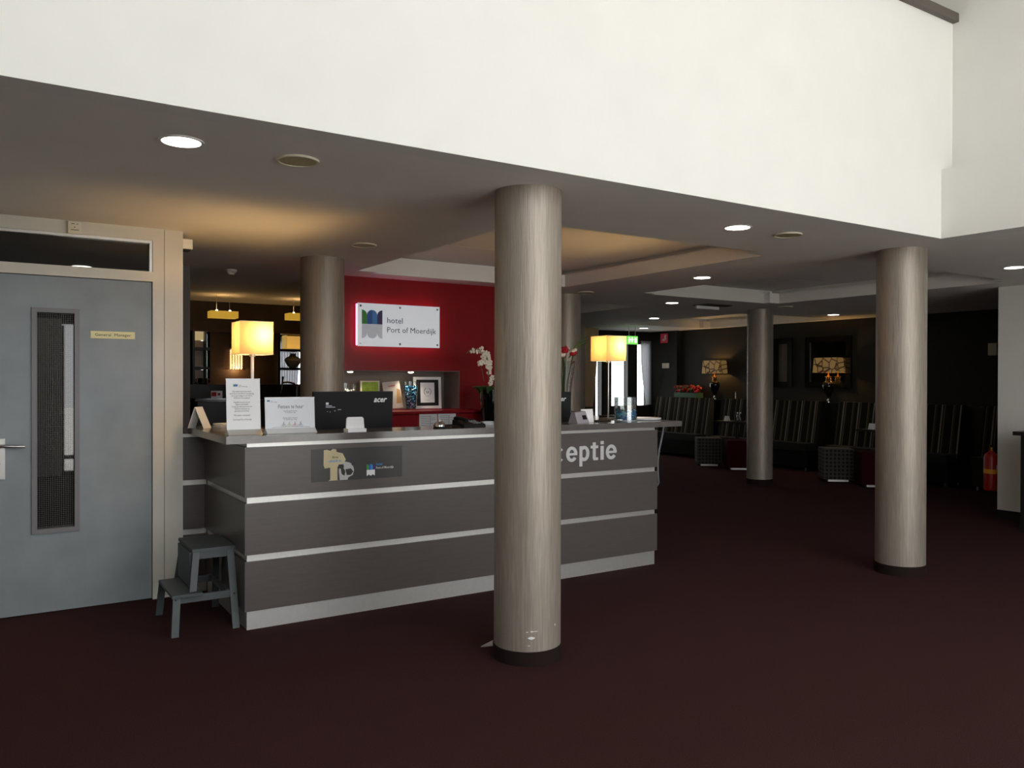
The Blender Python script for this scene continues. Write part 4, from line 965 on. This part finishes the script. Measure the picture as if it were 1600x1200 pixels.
def rest_table(x, y, label, k, short='restaurant tables'):
    t = thing('restaurant_table', label, 'table', (x, y, 0), local=True, group=short)
    put(MB().box(-.24, .24, -.33, .33, .77, .80).bevel(.004, 1), 'tabletop', m_blackwood, t, world=False)
    put(MB().cyl((0, 0, .03), .03, .74, 12), 'pedestal', m_black, t, True, world=False)
    put(MB().cyl((0, 0, 0), .17, .03, 24), 'table_foot', m_black, t, True, world=False)
    c = thing('condiment_caddy', ['condiment caddy on the table by the middle column', 'condiment caddy on the table by the right column', 'condiment caddy on the table beyond the counter end'][k], 'caddy', (x + .05, y, .80), local=True, group='condiment caddies')
    put(MB().box(-.08, .08, -.05, .05, 0, .01), 'caddy_tray', m_black, c, world=False)
    for i in range(4):
        b = put(MB().lathe([(.018, .01), (.018, .09), (.010, .12), (.010, .14)], (-.055 + i * .036, .02 if i % 2 else -.02, 0), 10), 'bottle', m_blackgl, c, True, world=False)
        put(MB().cyl((-.055 + i * .036, .02 if i % 2 else -.02, .14), .011, .018, 10), 'bottle_cap', m_silver, b, world=False)
    mt = thing('menu_card', ['folded white menu card on the table by the middle column', 'folded white menu card on the table by the right column', 'folded white menu card on the table beyond the counter end'][k], 'menu card', (x - .12, y + .15, .80), local=True, group='menu cards')
    put(MB().hexa([(-.01, -.05, 0), (.0, -.05, 0), (.0, .05, 0), (-.01, .05, 0)], [(.02, -.05, .09), (.022, -.05, .09), (.022, .05, .09), (.02, .05, .09)]), 'front_leaf', m_paper, mt, world=False)
    put(MB().hexa([(.045, -.05, 0), (.055, -.05, 0), (.055, .05, 0), (.045, .05, 0)], [(.022, -.05, .09), (.024, -.05, .09), (.024, .05, .09), (.022, .05, .09)]), 'rear_leaf', m_paper, mt, world=False)
rest_table(11.40, 10.15, 'dark square table with condiments left of the middle column', 0)
rest_table(11.40, 7.25, 'dark square table mostly hidden behind the right column', 1)
rest_table(9.9, 11.6, 'dark square table seen just over the right end of the counter', 2)

# ledge lamps
def ledge_lamp(x, y, label):
    t = thing('urn_lamp', label, 'lamp', (x, y, 1.16), local=True, group='urn table lamps with patterned shades')
    put(MB().lathe([(.06, 0), (.06, .015), (.025, .03), (.018, .06), (.022, .08)], n=24), 'lamp_foot', m_chrome, t, True, world=False)
    put(MB().lathe([(.022, .08), (.045, .12), (.085, .20), (.105, .28), (.10, .33), (.06, .37), (.04, .38)], n=28), 'urn_body', m_blackgl, t, True, world=False)
    put(MB().lathe([(.04, .38), (.042, .40), (.055, .405), (.04, .415), (.038, .44), (.060, .445), (.060, .452), (.020, .46), (.010, .49), (.006, .52)], n=24), 'neck', m_brass, t, True, world=False, label='brass neck')
    q = MB()
    for (ax, ay, bx, by) in ((-1, -1, 1, -1), (1, -1, 1, 1), (1, 1, -1, 1), (-1, 1, -1, -1)):
        q.quad((ax*.115, ay*.24, .52), (bx*.115, by*.24, .52), (bx*.105, by*.22, .78), (ax*.105, ay*.22, .78))
    put(q, 'lamp_shade', m_damask, t, True, world=False, label='patterned rectangular shade')
    l = bpy.data.lights.new('ledge_lamp_light', 'POINT'); l.energy = 7; l.color = (1.0, .58, .18); l.shadow_soft_size = .04
    o = bpy.data.objects.new('ledge_lamp_light', l); C.objects.link(o); o.parent = t; o.location = (0, 0, .64)
ledge_lamp(12.255, 11.50, 'black urn lamp with patterned shade, left of the middle column')
ledge_lamp(12.255, 8.86, 'black urn lamp with patterned shade before the right-hand mirror')
t = thing('glass_candlestick', 'slim glass candlestick on the ledge beside the left urn lamp', 'candlestick', (12.22, 10.92, 1.16), local=True)
put(MB().lathe([(.04, 0), (.035, .01), (.008, .03), (.014, .06), (.006, .09), (.012, .12), (.004, .16)], n=14), 'stem', m_acryl, t, True, world=False)

for k, (y0, y1, lb) in enumerate(((8.50, 9.43, 'square black-framed mirror behind the right urn lamp'), (9.72, 10.6, 'square black-framed mirror partly behind the middle column'))):
    t = thing('wall_mirror', lb, 'mirror', (12.38, (y0 + y1) / 2, 1.42), group='framed mirrors on the dark wall')
    q = ringframe(y0, y1, 1.42, 2.32, .10, 0, .035)
    q.xf(Matrix(((0, -1, 0, 12.399), (1, 0, 0, 0), (0, 0, 1, 0), (0, 0, 0, 1))))
    put(q, 'frame', m_blackgl, t)
    put(MB().box(12.385, 12.392, y0 + .10, y1 - .10, 1.52, 2.22), 'mirror_glass', m_mirror, t)

# planter with red flowers on the ledge
t = thing('flower_box', 'long green flower box with red blooms on the far ledge', 'flower box', (12.25, 12.22, 1.16), local=True)
put(MB().box(-.10, .10, -.32, .32, 0, .12).bevel(.008, 1), 'box', mat('green_box', rgb(60, 100, 70), .6), t, world=False)
rs = random.Random(8)
for m_, n_, nm in ((m_redpetal, 46, 'bloom'), (mat('pink_petal', rgb(200, 90, 70), .6), 26, 'bloom'), (m_leaf, 30, 'foliage')):
    q = MB()
    for i in range(n_): q.ball((rs.uniform(-.1, .1), rs.uniform(-.32, .32), .13 + rs.random() * .14), .028, 6, 4)
    o_ = put(q, nm, m_, t, world=False); o_['kind'] = 'stuff'

# signs by the windows
t = thing('exit_sign', 'lit green emergency exit sign hanging from the ceiling', 'exit sign', (10.50, 12.0, 2.24), local=True)
put(MB().box(-.13, .13, -.02, .02, 0, .16), 'sign_body', m_exit, t, world=False)
q = MB().box(-.105, -.075, -.023, -.02, .03, .13).box(-.03, .0, -.023, -.02, .04, .13).box(-.055, .02, -.023, -.02, .08, .10).box(.045, .06, -.023, -.02, .03, .13).box(.075, .10, -.023, -.02, .03, .13)
put(q, 'running_figure_print', m_exitw, t, world=False)
put(MB().tube([(-.08, 0, .16), (-.08, 0, .36)], .006, 6), 'hanger', m_steel, t, world=False)
put(MB().tube([(.08, 0, .16), (.08, 0, .36)], .006, 6), 'hanger', m_steel, t, world=False)
t = thing('fire_alarm_sign', 'red fire alarm sign high on the dark wall', 'sign', (12.27, 12.98, 2.36), local=True)
put(MB().box(-.0, .008, -.11, .11, -.01, .19), 'sign_plate', mat('dull_red', rgb(215, 45, 60), .5, emis=(.8, .1, .15), estr=.06), t, world=False)
put(MB().box(-.002, .0, -.06, -.01, .06, .16).box(-.002, 0, -.03, .05, .03, .08), 'symbol_print', m_soft, t, world=False)
tag(put(MB().box(12.255, 12.28, 12.82, 13.02, 1.80, 1.91).bevel(.004, 1), 'thermostat', m_beige), 'small white thermostat on the dark wall below the red sign', 'thermostat')
tag(put(MB().box(12.375, 12.40, 6.12, 6.24, 1.92, 2.10).bevel(.004, 1), 'wall_switch', m_beige), 'small beige switch plate on the dark wall at the white wall edge', 'switch')

# curtains
def curtain(name, label, pts_top, pts_bot, z0, z1, m_, folds=8, amp=.03):
    q = MB(); n = folds * 6; rows_ = 14; g_ = []
    (ax, ay), (bx, by) = pts_top; (cx, cy), (dx, dy) = pts_bot
    for j in range(rows_ + 1):
        v = j / rows_; row = []
        e_ = v ** 2.2
        x0_, x1_ = ax + (cx - ax) * e_, bx + (dx - bx) * e_; y0_, y1_ = ay + (cy - ay) * e_, by + (dy - by) * e_
        for i in range(n + 1):
            u = i / n; row.append(q.bm.verts.new((x0_ + (x1_ - x0_) * u, y0_ + (y1_ - y0_) * u + amp * math.sin(u * folds * 2 * PI), z1 + (z0 - z1) * v)))
        g_.append(row)
    for j in range(rows_):
        for i in range(n): q.bm.faces.new((g_[j][i], g_[j][i+1], g_[j+1][i+1], g_[j+1][i]))
    return tag(put(q, name, m_, smooth=True), label, 'curtain')
def tied_curtain():
    q = MB(); n = 40; g_ = []
    for j in range(29):
        z = 2.595 - 2.59 * j / 28; d = (z - .98) / (1.6 if z > .98 else .9); w_ = .085 + .155 * min(1, abs(d) ** .8); c_ = 10.19
        g_.append([q.bm.verts.new((c_ + w_ * (2 * i / n - 1), 12.95 + .03 * math.sin(i / n * 12 * PI), z)) for i in range(n + 1)])
    for A, B in zip(g_, g_[1:]):
        for i in range(n): q.bm.faces.new((A[i], A[i+1], B[i+1], B[i]))
    c = put(q, 'curtain', m_curtain, smooth=True); tag(c, 'taupe curtain tied narrow in the middle beside the bright window strip', 'curtain')
    put(MB().box(10.09, 10.29, 12.91, 12.99, .96, 1.0).bevel(.01, 1), 'tie_band', m_brown, c)
tied_curtain()
curtain('curtain', 'sheer pale curtain swept aside in the rightmost far window', ((11.96, 13.378), (12.26, 13.378)), ((12.14, 13.378), (12.26, 13.378)), 1.0, 2.40, m_sheer, 5, .02)
curtain('curtain', 'sheer grey curtain in the window behind the bar vase', ((4.02, 13.368), (4.34, 13.368)), ((4.02, 13.368), (4.24, 13.368)), .9, 2.25, m_sheer, 7, .03)

# extinguisher on the end of the white wall
t = thing('fire_extinguisher', 'red fire extinguisher with yellow label at the white wall end', 'fire extinguisher', (9.60, 4.80, .29), local=True)
put(MB().lathe([(.060, 0), (.075, .015), (.075, .38), (.062, .42), (.030, .445), (.026, .46)], n=28), 'cylinder', m_extred, t, True, world=False)
put(MB().lathe([(.0765, .20), (.0765, .25)], n=28, cap=False), 'yellow_band', m_yellow, t, True, world=False, label='yellow label band')
put(MB().cyl((0, 0, .455), .02, .04, 12), 'valve', m_brass, t, True, world=False)
put(MB().tube([(0, 0, .49), (-.03, -.01, .52), (-.09, -.02, .53)], .008, 8), 'lever', m_black, t, True, world=False)
put(MB().tube([(.01, .0, .48), (.06, .03, .46), (.09, .03, .36), (.085, .03, .20)], .009, 8), 'hose', m_black, t, True, world=False)
put(MB().box(-.03, .03, -.11, -.07, .25, .30), 'bracket', m_steel, t, world=False)
# black console table at the right edge
t = thing('console_table', 'black console table against the white wall at the right edge', 'console table', (8.9, 3.9, 0))
put(MB().box(8.78, 9.48, 2.4, 4.18, .99, 1.03).bevel(.003, 1), 'tabletop', m_blackwood, t)
for x_ in (8.82, 9.38):
    for y_ in (2.46, 4.06): put(MB().box(x_, x_ + .06, y_, y_ + .06, 0, .99), 'leg', m_blackwood, t)
put(MB().box(8.85, 9.42, 2.48, 4.10, .12, .99), 'cabinet_body', m_blackwood, t)

# ================================================================== BAR AT THE LEFT BACK
bc = thing('bar_counter', 'black bar counter beyond the left end of the reception', 'bar counter', (2.9, 10.0, 0))
put(MB().box(2.0, 4.4, 9.85, 10.25, 0, 1.28), 'bar_front', m_blackwood, bc)
put(MB().box(1.96, 4.45, 9.80, 10.30, 1.28, 1.32).bevel(.004, 1), 'bar_top', m_blackgl, bc)
put(MB().box(1.96, 4.45, 9.795, 9.80, 1.296, 1.302), 'edge_strip', m_litefr, bc)  # pale line put in for the light along the bar top's edge
bb = thing('back_bar_unit', 'black back bar with shelves against the window light', 'shelving unit', (3.2, 11.2, 0))
put(MB().box(2.0, 4.45, 10.95, 11.42, 0, 1.475), 'cabinet_body', m_blackwood, bb)
put(MB().box(2.23, 2.26, 11.3, 11.45, 1.475, 2.19).box(2.395, 2.41, 11.3, 11.45, 1.475, 2.19), 'upright', m_blackwood, bb)
put(MB().box(3.34, 3.37, 11.2, 11.6, 1.475, 2.19), 'upright', m_blackwood, bb)
put(MB().box(4.30, 4.33, 11.2, 11.6, 1.475, 2.19), 'upright', m_blackwood, bb)
for z_ in (1.69, 1.95):
    put(MB().box(3.36, 4.30, 11.2, 11.55, z_ - .017, z_ + .017), 'shelf', m_blackwood, bb)
    put(MB().box(2.26, 2.47, 11.32, 11.45, z_ - .02, z_ + .02), 'shelf', m_blackwood, bb)
put(MB().box(3.36, 4.30, 11.2, 11.25, 2.17, 2.19), 'rail', m_steel, bb)
for a, b in ((1.50, 1.668), (1.712, 1.93), (1.975, 2.185)): put(MB().box(2.41, 2.484, 11.44, 11.45, a, b), 'frosted_pane', m_frost, bb)
for a, b in ((1.50, 1.668), (1.712, 1.93), (1.975, 2.06)): put(MB().box(2.26, 2.395, 11.44, 11.45, a, b), 'taupe_pane', mat('taupe_pane_lining', rgb(205, 192, 176), .5), bb)
m_warmglow = mat('lit_box_lining', rgb(230, 210, 150), .5, emis=(1, .8, .4), estr=.3)
put(MB().box(2.26, 2.395, 11.42, 11.44, 2.065, 2.185), 'lit_box', m_warmglow, bb)  # cream pane made bright by a weak emission of its own
lb_ = thing('light_box', 'cream illuminated niche box on the top bar shelf', 'light box', (3.68, 11.4, 1.967), local=True)
q = MB().box(-.19, .30, .12, .13, .02, .20).box(-.19, .30, -.05, .12, 0, .02).box(-.19, -.17, -.05, .12, .02, .20).box(.28, .30, -.05, .12, .02, .2)
put(q, 'box_lining', mat('warm_box', rgb(240, 205, 110), .5, emis=(1, .62, .15), estr=.35), lb_, world=False)  # emission stands in for the warm glow between the shelves
# vase silhouette on the bar shelf
t = thing('round_vase', 'bulbous grey vase on the middle bar shelf against the window', 'vase', (3.60, 11.38, 1.707), local=True)
put(MB().lathe([(.045, 0), (.08, .03), (.118, .09), (.122, .11), (.10, .14), (.05, .165), (.04, .185), (.045, .205), (.035, .205)], n=32), 'vase_body', mat('grey_glaze', rgb(200, 196, 184), .25), t, True, world=False)
t = thing('beer_tap', 'chrome beer tap with a black handle on the bar', 'beer tap', (3.06, 10.05, 1.32), local=True)
put(MB().cyl((.17, 0, 0), .018, .12, 14), 'column', m_chrome, t, True, world=False)
put(MB().tube([(.17, 0, .11), (.14, 0, .17), (.06, 0, .19), (-.02, 0, .18)], .012, 10), 'neck', m_chrome, t, True, world=False)
put(MB().tube([(-.01, 0, .18), (-.015, 0, .12), (-.03, 0, .06)], [.012, .010, .007], 10), 'spout', m_chrome, t, True, world=False)
put(MB().tube([(-.01, 0, .18), (-.005, 0, .26)], [.009, .014], 10), 'handle', m_black, t, True, world=False)
put(MB().tube([(.17, 0, .12), (.21, 0, .155), (.235, 0, .13)], .010, 10), 'side_spout', m_chrome, t, True, world=False)
t = thing('coffee_pot', 'steel handled urn on the black back bar at the far left', 'urn', (2.33, 11.15, 1.475), local=True)
put(MB().lathe([(.055, 0), (.065, .01), (.065, .07), (.05, .085)], n=20), 'urn_body', m_black, t, True, world=False)
for s_ in (-1, 1): put(MB().tube([(s_ * .06, 0, .075), (s_ * .085, 0, .07), (s_ * .088, 0, .02), (s_ * .062, 0, .01)], .007, 8), 'handle', m_chrome, t, True, world=False)
t = thing('snack_box', 'small red and white printed box on the bar at the far left', 'box', (2.24, 10.02, 1.32), local=True)
put(MB().box(-.06, .07, -.03, .03, 0, .085), 'carton', m_paper, t, world=False)
put(MB().box(-.055, .0, -.032, -.03, .02, .07).box(.015, .045, -.032, -.03, .03, .06), 'print_patch', m_redpetal, t, world=False)

# wall lamp with crystal strands
t = thing('crystal_wall_lamp', 'glowing crystal strand wall lamp on the brown bar wall', 'wall lamp', (2.83, 11.42, 1.71), local=True)
put(MB().box(-.09, .09, .0, .07, .245, .26), 'top_plate', m_steel, t, world=False)
k = 0
for ix in range(5):
    for iy in range(2):
        q = MB(); q.tube([(-.072 + ix * .036, .01 + iy * .03, .245), (-.072 + ix * .036, .01 + iy * .03, -.02)], .0015, 4)
        for iz in range(9): q.ball((-.072 + ix * .036, .01 + iy * .03, .235 - iz * .030 - iy * .015), .0115, 6, 4)
        put(q, 'bead_strand', m_bead, t, world=False)
l = bpy.data.lights.new('wall_lamp_light', 'POINT'); l.energy = 2.5; l.color = (1, .60, .25); l.shadow_soft_size = .02
o = bpy.data.objects.new('wall_lamp_light', l); C.objects.link(o); o.parent = t; o.location = (0, -.03, -.02)
# gold pendants
for k, (x_, y_, z_, lb) in enumerate(((2.435, 10.5, 2.31, 'gold box pendant light to the left above the bar'), (3.41, 10.5, 2.325, 'gold box pendant light half hidden by the left rear column'))):
    t = thing('pendant_light', lb, 'pendant light', (x_, y_, z_), local=True, group='gold box pendants')
    put(MB().box(-.165, .165, -.10, .10, 0, .085), 'gold_shade', m_gold, t, world=False)
    for s_ in (-.08, .08):
        put(MB().tube([(s_, 0, .085), (s_, 0, .48)], .003, 6), 'suspension_wire', m_steel, t, world=False)
        put(MB().ball((s_, -.02, .088), .014, 8, 6), 'bulb', m_bulb, t, world=False)
    l = bpy.data.lights.new('pendant_glow', 'POINT'); l.energy = .5; l.color = (1, .65, .3); l.shadow_soft_size = .05
    o = bpy.data.objects.new('pendant_glow', l); C.objects.link(o); o.parent = t; o.location = (0, 0, .14)
